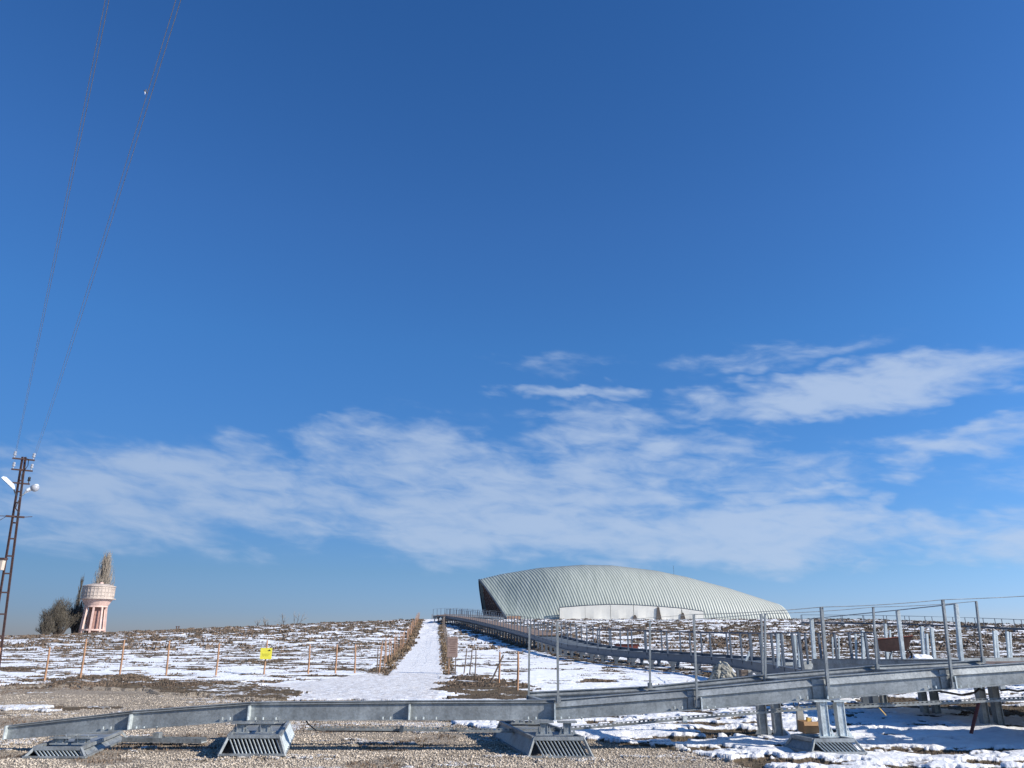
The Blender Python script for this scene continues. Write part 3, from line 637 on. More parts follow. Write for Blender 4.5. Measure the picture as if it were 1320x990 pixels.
def bush(px, pyt, halfw, Y, label, n=5200):
    b = at(px, 818, Y); zb = min(Hs(b.x, Y), b.z) - .3; ht = at(px, pyt, Y).z - zb; hw = halfw / F * Y * CT
    root = thing('bare_bush', (b.x, Y, zb), label, 'bush'); c = Vector((b.x, Y, zb)); segs = []; rr = []; tk = MB()
    for i in range(48):
        a = random.random() * 6.283; e = random.random() ** .6; tip = c + Vector((math.cos(a) * hw * e * .97, math.sin(a) * hw * e * .97, ht * (.22 + .74 * math.sqrt(max(0, 1 - e * e)) * random.uniform(.6, 1))))
        mid = c.lerp(tip, .5) + Vector((0, 0, ht * .08)); tk.tube(c + Vector((random.gauss(0, .3), random.gauss(0, .3), 0)), mid, .11, .07, 5); tk.tube(mid, tip, .07, .03, 5)
        for _ in range(n // 40):
            s = mid.lerp(tip, random.uniform(-.25, 1.02)) + Vector((random.gauss(0, .22), random.gauss(0, .22), random.gauss(0, .15))) * hw * .45
            o = s - c; q = (o.x / hw) ** 2 + (o.y / hw) ** 2 + ((o.z) / ht) ** 2
            if q > 1.05 * random.uniform(.75, 1.1): continue
            d = (Vector((o.x, o.y, abs(o.z) + .6)).normalized() + Vector((random.gauss(0, .45), random.gauss(0, .45), random.gauss(.2, .4)))).normalized() * random.uniform(.35, .95)
            if s.z < zb + .2: continue
            segs.append((tuple(s), tuple(s + d))); rr.append(.032)
    tk.build('branches', M['bark'], root); crown('crown', segs, np.array(rr), M['twig'], root)
bush(75, 768, 29, 170, 'broad dark rounded bare bush left of the water tower', 6500)
bush(97, 768, 17, 176, 'narrower bare bush tucked between the broad bush and the tower', 3200)
bush(58, 790, 12, 166, 'small low bare bush at the left foot of the broad bush', 1500)
for px, py, h, lb in ((331, 795, 2.2, 'faint small bare sapling, leftmost on the left skyline'), (345, 793, 2.6, 'faint bare sapling with forked stems right of the leftmost one on the skyline'),
                      (364, 791, 3.0, 'faint bare sapling standing upright mid skyline left of the path'), (381, 790, 3.4, 'widest faint bare sapling nearest the path on the left skyline')):
    p = at(px, 806, 150); bare_tree('bare_sapling', (p.x, 150, Hs(p.x, 150) - .2), h * 1.25, lb, 'sapling', M['twigpale'], .38, .15, 3, .42, .045, .016, stems=3, group='bare saplings on the skyline', nch=(2, 3))
# ------------------------------------------------------------------ LATTICE POLE WITH LAMPS AND WIRES
def build_pole():
    Y = 33; top = at(31, 589, Y); base = at(-9, 872, Y); gb = Hs(base.x, Y); base = Vector((base.x, Y, gb - .4))
    root = thing('utility_pole', (base.x, Y, gb), 'rusty lattice utility pole with two white street lamps', 'utility pole')
    ax = (top - base); u = Vector((.93, .37, 0)).normalized()
    def pt(t, s): return base + ax * t + u * s * (.40 * (1 - t) + .11 * t) * .5
    for s in (-1, 1):
        m = MB(); m.prism([(-.025, -.04), (.025, -.04), (.025, .04), (-.025, .04)], pt(0, s), pt(1, s)); m.build('leg', M['rust'], root)
    n = 15; rung = [.04, .13, .22, .31, .40, .48, .555, .63, .70, .79, .84, .89, .94]
    for t in rung:
        m = MB(); m.bar(pt(t, -1.1), pt(t, 1.1), .05, .06); m.build('rung', M['rust'], root)
    a = Vector((.855, .52, 0))
    def arm(py, l0, l1, r=.05):
        c = at(31 - (py - 589) * .15, py, Y); m = MB(); m.bar(c - a * l0, c + a * l1, .07, .06); m.build('crossarm', M['rust'], root); return c
    ends = []
    for py, l in ((592, .42), (606, .40), (623, .36)):
        c = arm(py, l, l)
        for s in (-1, 1):
            if py == 623 and s == -1: continue
            e = c + a * l * s * .84; m = MB(); m.lathe([(.02, 0), (.02, .10), (.055, .11), (.065, .16), (.04, .19), (.06, .22), (.05, .28), (.01, .30)], e + Vector((0, 0, .02)), 10); m.build('insulator', M['porcelain'] if py < 620 else M['black'], root)
            if py < 620: ends.append((e + Vector((0, 0, .26)), s, py))
    c = at(19.5, 666, Y); m = MB(); m.bar(c - a * .34, c + a * .34, .12, .07); m.tube(c + a * .3, c + a * .62 + Vector((0, 0, .05)), .015); m.tube(c - a * .3, c - a * .75 + Vector((0, 0, -.02)), .015)
    m.tube(c - a * .3, c - a * .55 + Vector((0, 0, -.22)), .012); m.build('climbing_guard', M['rust'], root)
    # lamps
    def lamp(p0, p1, mount, wide, globe):
        p0, p1, mount = Vector(p0), Vector(p1), Vector(mount); m = MB(); m.tube(mount, p0, .028); arm_ = m.build('lamp_arm', M['darksteel'], root)
        m = MB(); d = (p1 - p0).normalized(); sd_ = d.cross(Vector((0, 0, 1))).normalized(); up = sd_.cross(d)
        pr = [(-.5, 0), (.5, 0), (.42, .7), (.2, 1), (-.2, 1), (-.42, .7)]
        for t0, t1, w0, w1 in ((0, .25, .09, wide), (.25, .85, wide, wide), (.85, 1, wide, wide * .6)):
            m.prism([(x * w0, z * w0 * .6) for x, z in pr], p0.lerp(p1, t0), p0.lerp(p1, t1), prof1=[(x * w1, z * w1 * .6) for x, z in pr])
        m.build('lamp_head', M['white'], arm_)
        if globe:
            g = MB(); c = p0.lerp(p1, .72) ; g.lathe([(.02, -.17), (.12, -.13), (.17, -.03), (.17, .05), (.1, .12), (.02, .14)], c, 14); g.build('lamp_bowl', M['porcelain'], arm_, smooth=True)
        else:
            g = MB(); g.prism([(-wide * .45, -.02), (wide * .45, -.02), (wide * .45, 0), (-wide * .45, 0)], p0.lerp(p1, .2) - Vector((0, 0, .0)), p0.lerp(p1, .95)); g.build('lamp_lens', M['bark'], arm_)
    lamp(at(18, 631, Y - .3), at(2, 616, Y - .5), at(21, 640, Y), .24, False)
    lamp(at(32, 636, Y + .2), at(50, 626, Y + .3), at(25, 641, Y), .22, True)
    m = MB(); m.path([at(24, 645, Y - .1), at(20, 655, Y - .12), at(25, 662, Y - .1), at(22, 672, Y - .1)], .02); m.path([at(31, 590, Y - .1), at(37, 592, Y - .1), at(36, 600, Y), at(28, 612, Y - .1), at(27, 640, Y - .1)], .015); m.build('cable', M['black'], root)
    q = at(1, 728, Y - .4); m = MB(); m.box(q, (.22, .2, .42)); b = m.build('meter_box', M['pale'], root); m = MB(); m.box(q + Vector((0, 0, .24)), (.34, .26, .07)); m.build('box_lid', M['rust'], b)
    # wires to the next pole behind the viewer
    D = Vector((16.8, -25.7, 0)).normalized(); span = 46
    for e, s, py in ends:
        pts = [e + D * span * t + Vector((0, 0, -1.5 * 4 * t * (1 - t) * .5 + .15 * t)) for t in np.linspace(0, 1, 41)]
        m = MB(); m.path(pts, .0045, 5)
        side = 'left' if s < 0 else 'right'; lev = 'upper' if py < 600 else 'lower'
        m.build('power_line', M['wire'], None, origin=tuple(e), label=f'thin overhead power wire running up from the {lev} {side} insulator', cat='wire', group='overhead power wires')
build_pole()
# bird
def build_bird():
    Y = 38; p = at(187.5, 118, Y); m = MB()
    def seg(ps, rs, n=8):
        for (a, b, r0, r1) in zip(ps, ps[1:], rs, rs[1:]): m.tube(a, b, r0, r1, n)
    seg([p + Vector((-.05, -.13, 0)), p + Vector((-.03, -.08, .01)), p, p + Vector((.03, .1, 0)), p + Vector((.05, .2, 0))], [.008, .03, .045, .03, .01])
    root = m.build('bird', M['plume'], None, smooth=True, label='small dark bird with a pale wing flying high at left', cat='bird')
    for s, mt, nm in ((1, M['plume'], 'wing'), (-1, M['white'], 'wing')):
        w = MB(); t = p + Vector((s * .02, 0, .02)); e1 = t + Vector((.02, -.02, s * .12)); e2 = t + Vector((-.01, .05, s * .20))
        w.add([t + Vector((0, -.05, 0)), t + Vector((0, .06, 0)), e1 + Vector((0, .06, 0)), e2, e1 + Vector((0, -.04, 0)), t + Vector((.015, 0, 0)), e1 + Vector((.012, 0, 0))],
              [(0, 4, 6, 5), (5, 6, 2, 1), (4, 3, 6), (6, 3, 2), (0, 1, 2, 4), (4, 2, 3)])
        w.build(nm, mt, root)
build_bird()
# ------------------------------------------------------------------ STAKE FENCES, SIGNS
def stake_mesh(h, r=.035):
    m = MB(); m.tube((0, 0, -.25), (.01, 0, h * .6), r, r * .95, 7); m.tube((.01, 0, h * .6), (0, .01, h), r * .95, r * .8, 7); return m
def fence(name, posts, label, wires=(.45, .85, 1.2), m=None, group=None):
    x0, y0 = posts[0][0], posts[0][1]; root = thing(name, (x0, y0, gz(x0, y0)), label, 'fence', group); tops = []
    base = {}
    for (x, y, h, dx, mt) in posts:
        key = (round(h, 1), mt)
        if key not in base: base[key] = stake_mesh(h, (.024 if len(posts) > 20 else .04) if mt == 'wood' else .028).mesh('post', M[mt])
        z = gz(x, y); link('post', base[key], root, (x, y, z), (random.gauss(0, .01), math.asin(max(-.9, min(.9, dx / h))), random.random() * 6)) if False else None
        o = link('post', base[key], root, (x, y, z)); o.rotation_euler = (random.gauss(0, .02), math.atan2(dx, h), 0); tops.append((x, y, z, dx / h, h))
    for wz in wires:
        mb = MB()
        for a, b in zip(tops, tops[1:]):
            za, zb = min(wz, a[4] - .05), min(wz, b[4] - .05)
            p = Vector((a[0] + a[3] * za, a[1], a[2] + za)); q = Vector((b[0] + b[3] * zb, b[1], b[2] + zb)); mid = (p + q) / 2 - Vector((0, 0, .04))
            mb.tube(p, mid, .004, n=3); mb.tube(mid, q, .004, n=3)
        mb.build('wire', M['wire'], root)
    return root
def stake_px(px, pyb, pyt, lean, mt='wood'):
    X, Y = G(px, pyb); h = at(px, pyt, Y).z - Hs(X, Y); return (X, Y, h, lean / F * Y, mt)
# photo leans are in the perspective already; small extra leans only
left = [stake_px(-75, 884, 836, -1), stake_px(-10, 882, 835, 0), stake_px(57, 879, 835, -1), stake_px(103, 877, 826, 0), stake_px(154, 871, 826, -1), stake_px(214, 871, 828, -1), stake_px(278, 872, 831, 0),
        stake_px(340, 870, 826, 0), stake_px(397, 870, 832, -1), stake_px(432, 869, 832, 0), stake_px(457, 869, 832, -1), stake_px(485.5, 867, 834, 0, 'woodgrey')]
fence('stake_fence', left, 'row of wooden stakes with thin wire across the snowy field left of the path')
def path_side(xs, y0, y1, n, h, mt='wood'):
    out = []
    for i in range(n):
        t = i / (n - 1); y = y0 * (y1 / y0) ** (t * .999) if False else y0 + (y1 - y0) * t; out.append((float(np.interp(y, [34, 57, 93, 137], xs)) + random.gauss(0, .06), y, h + random.gauss(0, .06), random.gauss(0, .05), mt))
    return out
fence('stake_fence', path_side([-5.75, -7.8, -11.4, -15.7], 36.5, 136, 44, 1.25), 'stake fence receding uphill along the left edge of the snow path')
fence('stake_fence', path_side([-2.5, -4.45, -7.85, -11.3], 41, 136, 40, 1.2, 'woodgrey'), 'stake fence receding uphill along the right edge of the snow path')
rf = [stake_px(598, 869, 836, 3, 'woodgrey'), stake_px(605, 871.5, 837, 3, 'woodgrey'), stake_px(612, 876, 841, 1, 'woodgrey'), stake_px(643, 883, 842, 1), stake_px(667, 893, 842.5, 1)]
fence('leaning_fence', rf, 'short run of leaning stakes with slack wire right of the path board', (.5, .95))
X, Y = G(629, 884); h = 1.35; m = MB(); p0 = Vector((X, Y - .1, Hs(X, Y) - .1)); p1 = at(649, 844, Y - .15); m.tube(p0, p1, .033, .03, 7); m.build('fence_brace', M['woodgrey'], None, label='slanting wooden brace crossing the second last stake right of the path', cat='brace')
for px, lean, lb in ((557, 0, 'thin upright stick at the top of the snow path, leftmost'), (563, 1.6, 'thin stick leaning right at the top of the path, between two others'), (569, 4.5, 'most slanted thin stick at the top of the snow path')):
    Y = 138; b = at(px, 800, Y); z = Hs(b.x, Y); m = MB(); m.tube((b.x, Y, z - .2), at(px + lean, 792, Y), .06, .05, 5); m.build('path_stick', M['woodgrey'], None, label=lb, cat='stick', group='sticks at the top of the path')
for px, lb in ((227.3, 'left of two tiny dark posts on the left skyline'), (230.2, 'right of two tiny dark posts on the left skyline')):
    Y = 140; b = at(px, 813, Y); m = MB(); m.tube((b.x, Y, Hs(b.x, Y) - .3), at(px + .5, 807.5, Y), .10, .09, 6); m.box(at(px + .5, 807.5, Y), (.26, .26, .08)); m.build('skyline_post', M['darkwood'], None, label=lb, cat='post', group='posts on the skyline')
def build_signs():
    X, Y = left[7][0], left[7][1] - .07; c = at(343, 842.5, Y)
    root = thing('yellow_sign', (c.x, Y, c.z - .25), 'yellow square warning sign fixed to a fence stake', 'sign')
    m = MB(); m.box(c, (.50, .02, .46)); m.build('sign_plate', M['yellow'], root)
    m = MB(); s = Vector((.12, -.014, .14)); m.prism([(-.07, -.03), (.08, -.035), (.03, .035)], c + s, c + s - Vector((0, .003, 0)), side=(1, 0, 0)); m.bar(c + Vector((-.16, -.013, -.02)), c + Vector((.16, -.013, -.02)), .012, .004); m.bar(c + Vector((-.16, -.013, -.09)), c + Vector((.12, -.013, -.09)), .012, .004); m.build('sign_marking', M['black'], root)
    X, Y = G(583, 869.5); z = gz(X, Y); c = at(583.3, 834.2, Y)
    root = thing('notice_board', (X, Y, z), 'brown rectangular notice board on two legs at the foot of the path', 'notice board')
    w, hh = .46, 24.5 / F * Y * .96; m = MB(); m.box(c, (w, .05, hh)); m.build('board', M['board'], root, bevel=.006)
    m = MB()
    for i in range(7): m.box(c + Vector((random.uniform(-.03, .03), -.028, hh * (.36 - i * .105))), (w * random.uniform(.55, .8), .003, .018))
    m.build('board_text', M['darkwood'], root, kind='stuff')
    for s in (-.13, .16):
        m = MB(); m.bar((c.x + s - .02, Y + .04, z - .2), (c.x + s, Y + .04, c.z), .05); m.build('leg', M['wood' if s < 0 else 'woodgrey'], root)
build_signs()
# ------------------------------------------------------------------ FRONT RAMP
SK = Vector((-.21, .978, 0))      # cross direction of the steel ramp
def near(px, py): return at(px, py, 13.3)
def build_ramp():
    root = thing('steel_ramp', (0, 13.3, 0), 'unfinished galvanised steel ramp frame running low across the foreground', 'ramp')
    J = [(8, 953, 935), (169, 940.5, 916), (322, 928.5, 905), (528, 928, 903), (715, 928, 902), (903, 914.5, 887), (1064, 901.5, 872), (1229, 888, 860), (1420, 874, 848)]
    P = [(near(a, b), near(a, c)) for a, b, c in J]
    side = Vector((0, -1, 0))       # towards the viewer
    def sweep(mb, prof0, a, b, prof1=None):
        """profile given as (out, t) with t 0 bottom .. 1 top"""
        def rg(q, pr): lo, hi = P[q]; return [(o, t * (hi.z - lo.z)) for o, t in pr]
        mb.prism(rg(a, prof0), P[a][0], P[b][0], side=side, prof1=rg(b, prof1 or prof0))
    for i in range(len(J) - 1):
        mb = MB(); t = .045; band = .84 if i < 4 else .60; ob = .05
        sweep(mb, [(0, .03), (.012, .03), (.012, band), (0, band)], i, i + 1)                       # web
        sweep(mb, [(-.06, 0), (.085, 0), (.085, t), (-.06, t)], i, i + 1)                            # bottom flange
        sweep(mb, [(-.02, band), (.035, band), (.045, band + .03), (.0, .965), (-.06, .965), (-.06, band)], i, i + 1)     # sloped upper plate
        sweep(mb, [(-.10, .965), (.03, .965), (.03, 1.0), (-.10, 1.0)], i, i + 1)
        o = mb.build('beam', M['galv'], root)
        lo, hi = P[i + 1]
        if i < 7:
            st = MB(); hgt = hi.z - lo.z
            st.box((lo.x, lo.y - .06, lo.z + hgt * (band * .5 + .01)), (.02, .12, hgt * band * .94)); st.build('stiffener', M['galv_light'], root)
            if i in (4, 5, 6):
                st = MB(); st.box((lo.x - .10, lo.y - .026, lo.z + hgt * .45), (.20, .02, hgt * .84)); st.build('splice_plate', M['galv'], root)
    lo, hi = P[0]; st = MB(); st.box((lo.x + .0, lo.y - .02, (lo.z + hi.z) / 2), (.02, .14, hi.z - lo.z)); st.build('end_plate', M['galv_light'], root)
    # bolts near joints
    bt = MB()
    for i in range(1, 8):
        for dx in (-.42, -.3, .1, .22, .42):
            lo, hi = P[i]; t = dx; bt.tube((lo.x + dx, lo.y - .05, lo.z + .01), (lo.x + dx, lo.y - .05, lo.z + .05), .014, n=6)
    bt.build('bolt', M['galv_light'], root, kind='stuff')
    # far beam
    K = [(682, 904, 892), (838, 898, 884.5), (986, 884, 869.5), (1126, 872, 858), (1267, 862, 851)]
    Yf = 15.25; Q = [(at(a, b, Yf), at(a, c, Yf)) for a, b, c in K]
    for i in range(4):
        mb = MB()
        for pr in ([(0, -.05), (.012, -.05), (.012, .3), (0, .3)],):
            mb.prism([(o, t) for o, t in [(0, -.24), (.012, -.24), (.012, -.02), (0, -.02)]], Q[i][1], Q[i + 1][1], side=side)
        mb.prism([(-.05, -.25), (.07, -.25), (.07, -.237), (-.05, -.237)], Q[i][1], Q[i + 1][1], side=side)
        mb.prism([(-.02, -.09), (.04, -.09), (.05, -.07), (.0, -.012), (-.02, -.012)], Q[i][1], Q[i + 1][1], side=side)
        mb.prism([(-.1, -.012), (.04, -.012), (.04, 0), (-.1, 0)], Q[i][1], Q[i + 1][1], side=side)
        mb.build('beam', M['galv'], root)
    for i in range(5):
        a = Q[i][1]; b = P[4 + i][1] if i < 4 else P[7][1] + Vector((1.0, 0, .06)); mb = MB(); mb.bar(a + Vector((0, 0, -.12)), b + Vector((0, .1, -.12)), .08, .12)
        mb.build('cross_member', M['galv'], root)
    # posts: slim angle section
    def post(px_b, py_b, px_t, py_t, Yp, w=.055):
        b = at(px_b, py_b, Yp); t = at(px_t, py_t, Yp); mb = MB(); pr = [(-w / 2, -w / 2), (w / 2, -w / 2), (w / 2, -w / 2 + .012), (-w / 2 + .012, -w / 2 + .012), (-w / 2 + .012, w / 2), (-w / 2, w / 2)]
        n = len(pr); mb.v = [(b.x + x, b.y - y, b.z) for x, y in pr] + [(t.x + x, t.y - y, t.z) for x, y in pr]
        mb.f = [(i, (i + 1) % n, n + (i + 1) % n, n + i) for i in range(n)] + [tuple(range(n))[::-1], tuple(range(n, 2 * n))]
        mb.box((b.x, b.y + .0, b.z + .03), (.085, .02, .10)); mb.build('post', M['galv'], root); return t
    tn = [post(719.5, 905, 718.5, 801, 13.22, .038), post(899, 910, 894.5, 792, 13.22, .038), post(1069, 897, 1059.5, 782.5, 13.2, .062), post(1229, 886, 1216, 773, 13.2, .055)]
    tf = [post(681.5, 902, 682.5, 807, 15.15, .036), post(838, 886, 838, 800, 15.15, .036), post(987, 878, 986.5, 791, 15.15, .045), post(1131, 862, 1126, 782.5, 15.15, .045), post(1267.5, 853, 1259, 775, 15.15, .048)]
    post(984, 872, 981.5, 791.5, 15.6, .04)
    for tt, ext in ((tn, at(1420, 761, 13.2)), (tf, None)):
        mb = MB(); pts = tt + ([ext] if ext else [])
        for a, b in zip(pts, pts[1:]):
            prev = a
            for k in range(1, 7):
                q = a.lerp(b, k / 6) - Vector((0, 0, .02 * 4 * (k / 6) * (1 - k / 6))); mb.tube(prev, q, .006 if a.x > 2.4 else .003, n=5); prev = q
        mb.build('hand_cable', M['galv'], root)
    # foundation frames
    def foundation(pxc, pyf, hgt, wid, depth, legs, lz, lab=None):
        g = at(pxc, pyf, 12.6); Xc = g.x
        Yf_ = 12.55; o = Vector((Xc, Yf_, gz(Xc, 12.6) + .0)); U = Vector((1, 0, 0)); V = SK
        fr = MB(); b, t = wid / 2, wid / 2 - .11
        def c(u, v, z): return o + U * u + V * v + Vector((0, 0, z))
        fb = [c(-b, 0, 0), c(b, 0, 0), c(b, depth, 0), c(-b, depth, 0)]; ft = [c(-t, .08, hgt), c(t, .08, hgt), c(t, depth - .08, hgt), c(-t, depth - .08, hgt)]
        for k in range(4):
            fr.bar(fb[k] + Vector((0, 0, .02)), fb[(k + 1) % 4] + Vector((0, 0, .02)), .03); fr.bar(ft[k], ft[(k + 1) % 4], .045, .05); fr.bar(fb[k], ft[k], .035)
        f = fr.build('foundation_frame', M['galv'], root)
        pl = MB(); e = .012
        pl.add([ft[3] + Vector((e, 0, -.03)), ft[0] + Vector((e, .0, -.03)), fb[0] + Vector((e, .03, 0)), fb[3] + Vector((e, 0, 0))], [(0, 1, 2, 3)])
        pl.add([ft[0] + Vector((0, .02, -.028)), ft[1] + Vector((0, .02, -.028)), ft[2] + Vector((0, 0, -.028)), ft[3] + Vector((0, 0, -.028))], [(0, 1, 2, 3)])
        pl.add([ft[1] + Vector((-.06, 0, -.03)), ft[2] + Vector((-.06, 0, -.03)), fb[2] + Vector((-.06, 0, 0)), fb[1] + Vector((-.06, .03, 0))], [(0, 1, 2, 3)])
        q = pl.build('cover_plate', M['galv'], f); md = q.modifiers.new('s', 'SOLIDIFY'); md.thickness = .008
        ip = MB(); ip.add([c(-t + .01, .24, hgt - .03), c(t - .01, .24, hgt - .03), c(b - .02, .20, .0), c(-b + .02, .20, .0)], [(0, 1, 2, 3)]); ip.build('painted_shade_plate', M['black'], f)  # added black sheet, stands in for the shade inside the footing
        nb = int(wid * 13)
        for k in range(nb):
            s = -1 + 2 * (k + .5) / nb; mb = MB(); mb.bar(c(s * t * .90 - .05, .075, hgt - .02), c(s * t * .90 + .07, .01, .02), .011, .016); mb.build('bar', M['galv_light'], f)
        ns = int(depth / .26) if pxc == 326 else 0
        for k in range(ns):
            v = depth * (k + .5) / ns; mb = MB(); mb.bar(c(t, v + .03, hgt - .02), c(b, v, .02), .05, .02); mb.build('bar', M['galv_light'], f)
        for u, v in legs:
            mb = MB(); base = c(u, v, hgt); topz = lz; T = Vector((base.x, base.y, topz)); hs = .052
            mb.box((base.x - hs, base.y, (base.z + topz) / 2), (.014, .15, topz - base.z)); mb.box((base.x + hs, base.y, (base.z + topz) / 2), (.014, .15, topz - base.z)); mb.box((base.x, base.y - .055, (base.z + topz) / 2), (hs * 2 - .016, .014, topz - base.z))
            mb.box((base.x, base.y, base.z + .012), (.26, .22, .02)); mb.box((base.x, base.y, topz - .012), (.30, .22, .02))
            for s in (-1, 1):
                mb.add([Vector((base.x + s * .078, base.y - .06, base.z + .02)), Vector((base.x + s * .13, base.y - .06, base.z + .02)), Vector((base.x + s * .078, base.y - .06, base.z + .14)), Vector((base.x + s * .078, base.y - .05, base.z + .02)), Vector((base.x + s * .13, base.y - .05, base.z + .02)), Vector((base.x + s * .078, base.y - .05, base.z + .14))],
                       [(0, 1, 2), (5, 4, 3), (0, 3, 4, 1), (1, 4, 5, 2), (2, 5, 3, 0)])
            mb.build('stub_column', M['galv_light' if pxc > 1000 else 'galv'], root)
    def zb(px): return float(np.interp(near(px, 900).x, [p[0].x for p in P], [p[0].z for p in P])) - .003
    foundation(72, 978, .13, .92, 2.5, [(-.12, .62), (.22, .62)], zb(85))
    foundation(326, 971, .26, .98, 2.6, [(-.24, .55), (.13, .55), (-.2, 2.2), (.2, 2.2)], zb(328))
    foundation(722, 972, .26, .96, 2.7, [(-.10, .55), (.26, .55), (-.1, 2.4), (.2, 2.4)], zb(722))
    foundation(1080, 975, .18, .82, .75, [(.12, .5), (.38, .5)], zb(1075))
    # rear footing under the far beam
    for px, py in ((984, 945), (1003, 944)):
        X = at(px, py, 15.35).x; z0 = gz(X, 15.35) - .05; z1 = float(np.interp(X, [q[1].x for q in Q], [q[1].z for q in Q])) - .25
        mb = MB(); mb.box((X - .07, 15.35, (z0 + z1) / 2), (.014, .15, z1 - z0)); mb.box((X + .07, 15.35, (z0 + z1) / 2), (.014, .15, z1 - z0)); mb.box((X, 15.33, (z0 + z1) / 2), (.12, .014, z1 - z0))
        for s in (-1, 1): mb.add([Vector((X + s * .077, 15.28, z0 + .05)), Vector((X + s * .17, 15.28, z0 + .05)), Vector((X + s * .077, 15.28, z0 + .2))], [(0, 1, 2)])
        mb.build('column', M['galv'], root)
    # perforated cable tray hung under the frame
    T = [at(398, 940.5, 14.0), at(520, 941.5, 14.0), at(690, 944.5, 14.0), at(770, 938, 14.0), at(880, 928, 14.0), at(1000, 918, 14.0), at(1045, 914.5, 14.0), at(1180, 909, 14.0), at(1330, 902, 14.0), at(1480, 896, 14)]
    for a, b in zip(T, T[1:]):
        mb = MB(); w, h = .11, .035
        mb.bar(a + Vector((0, 0, 0)), b, w, .008); mb.bar(a + Vector((0, -w / 2, .015)), b + Vector((0, -w / 2, .015)), .006, h); 
        n = int((b - a).length / .075)
        for k in range(n):
            q = a.lerp(b, (k + .5) / n) + Vector((0, w / 2, .022)); mb.box(q, (.036, .006, .04))
        mb.bar(a + Vector((0, w / 2, .045)), b + Vector((0, w / 2, .045)), .008, .010)
        mb.build('cable_tray', M['galv'], root)
    mb = MB(); a = near(393, 927) ; mb.path([a, at(398, 934, 13.6), at(407, 941, 13.8), at(420, 942.5, 13.9), at(520, 943, 13.95)], .010, 6); mb.build('cable', M['black'], root)
    mb = MB(); mb.box(at(518, 939.5, 13.95), (.06, .12, .09)); mb.build('tray_clamp', M['darksteel'], root)
    mb = MB(); mb.box(at(882, 927, 13.9), (.07, .14, .1)); mb.build('tray_clamp', M['galv_light'], root)
build_ramp()
def add_flat_pieces():
    # loose flat steel trough lying left of the second foundation
    root = thing('loose_channel', tuple(at(215, 968, 13.6)), 'loose flat steel channel lying on gravel between the first two foundations', 'steel channel')
    a = at(160, 960, 14.3); b = at(262, 962, 14.1); z = gz(a.x, 14.3); a.z = b.z = z + .05
    m = MB(); m.bar(a, b, .22, .012); m.build('channel_base', M['galv_light'], root)
    m = MB(); m.bar(a + Vector((0, -.11, .03)), b + Vector((0, -.11, .03)), .008, .07); m.bar(a + Vector((0, .11, .03)), b + Vector((0, .11, .03)), .008, .07); m.build('channel_flange', M['galv'], root)
    m = MB(); m.box(a.lerp(b, .42) + Vector((0, -.03, .07)), (.10, .14, .14)); m.build('channel_bracket', M['galv'], root)
add_flat_pieces()
# ------------------------------------------------------------------ LONG WALKWAY UP THE MOUND
WP = [(575, 794, 120), (592, 796.5, 108), (612, 800, 96), (650, 809, 76), (690, 819.5, 60), (730, 830.5, 49), (780, 837, 43), (840, 841.5, 39), (900, 845.5, 36), (948, 849.5, 33), (1000, 857.5, 26.5), (1035, 864, 22.5)]
WPT = [at(*p) for p in WP]
def resample(pts, step):
    out = [pts[0].copy()]; acc = 0
    for a, b in zip(pts, pts[1:]):
        L = (b - a).length; d = step - acc
        while d <= L: out.append(a.lerp(b, d / L)); d += step
        acc = (acc + L) % step if False else (L - (d - step))
    return out
def offset(pts, w):
    out = []
    for i, p in enumerate(pts):
        a = pts[max(0, i - 1)]; b = pts[min(len(pts) - 1, i + 1)]; d = (b - a); d.z = 0; d.normalize(); out.append(p + Vector((-d.y, d.x, 0)) * w)
    return out
post_me = {}
def post_mesh(h, w, m):
    k = (h, w, m)
    if k not in post_me:
        mb = MB(); mb.box((0, -w / 2, h / 2 - .12), (w, .012, h)); mb.box((-w / 2, 0, h / 2 - .12), (.012, w, h)); mb.box((0, 0, 0), (w * 1.7, w * 1.4, .012)); post_me[k] = mb.mesh('post', M[m])
    return post_me[k]
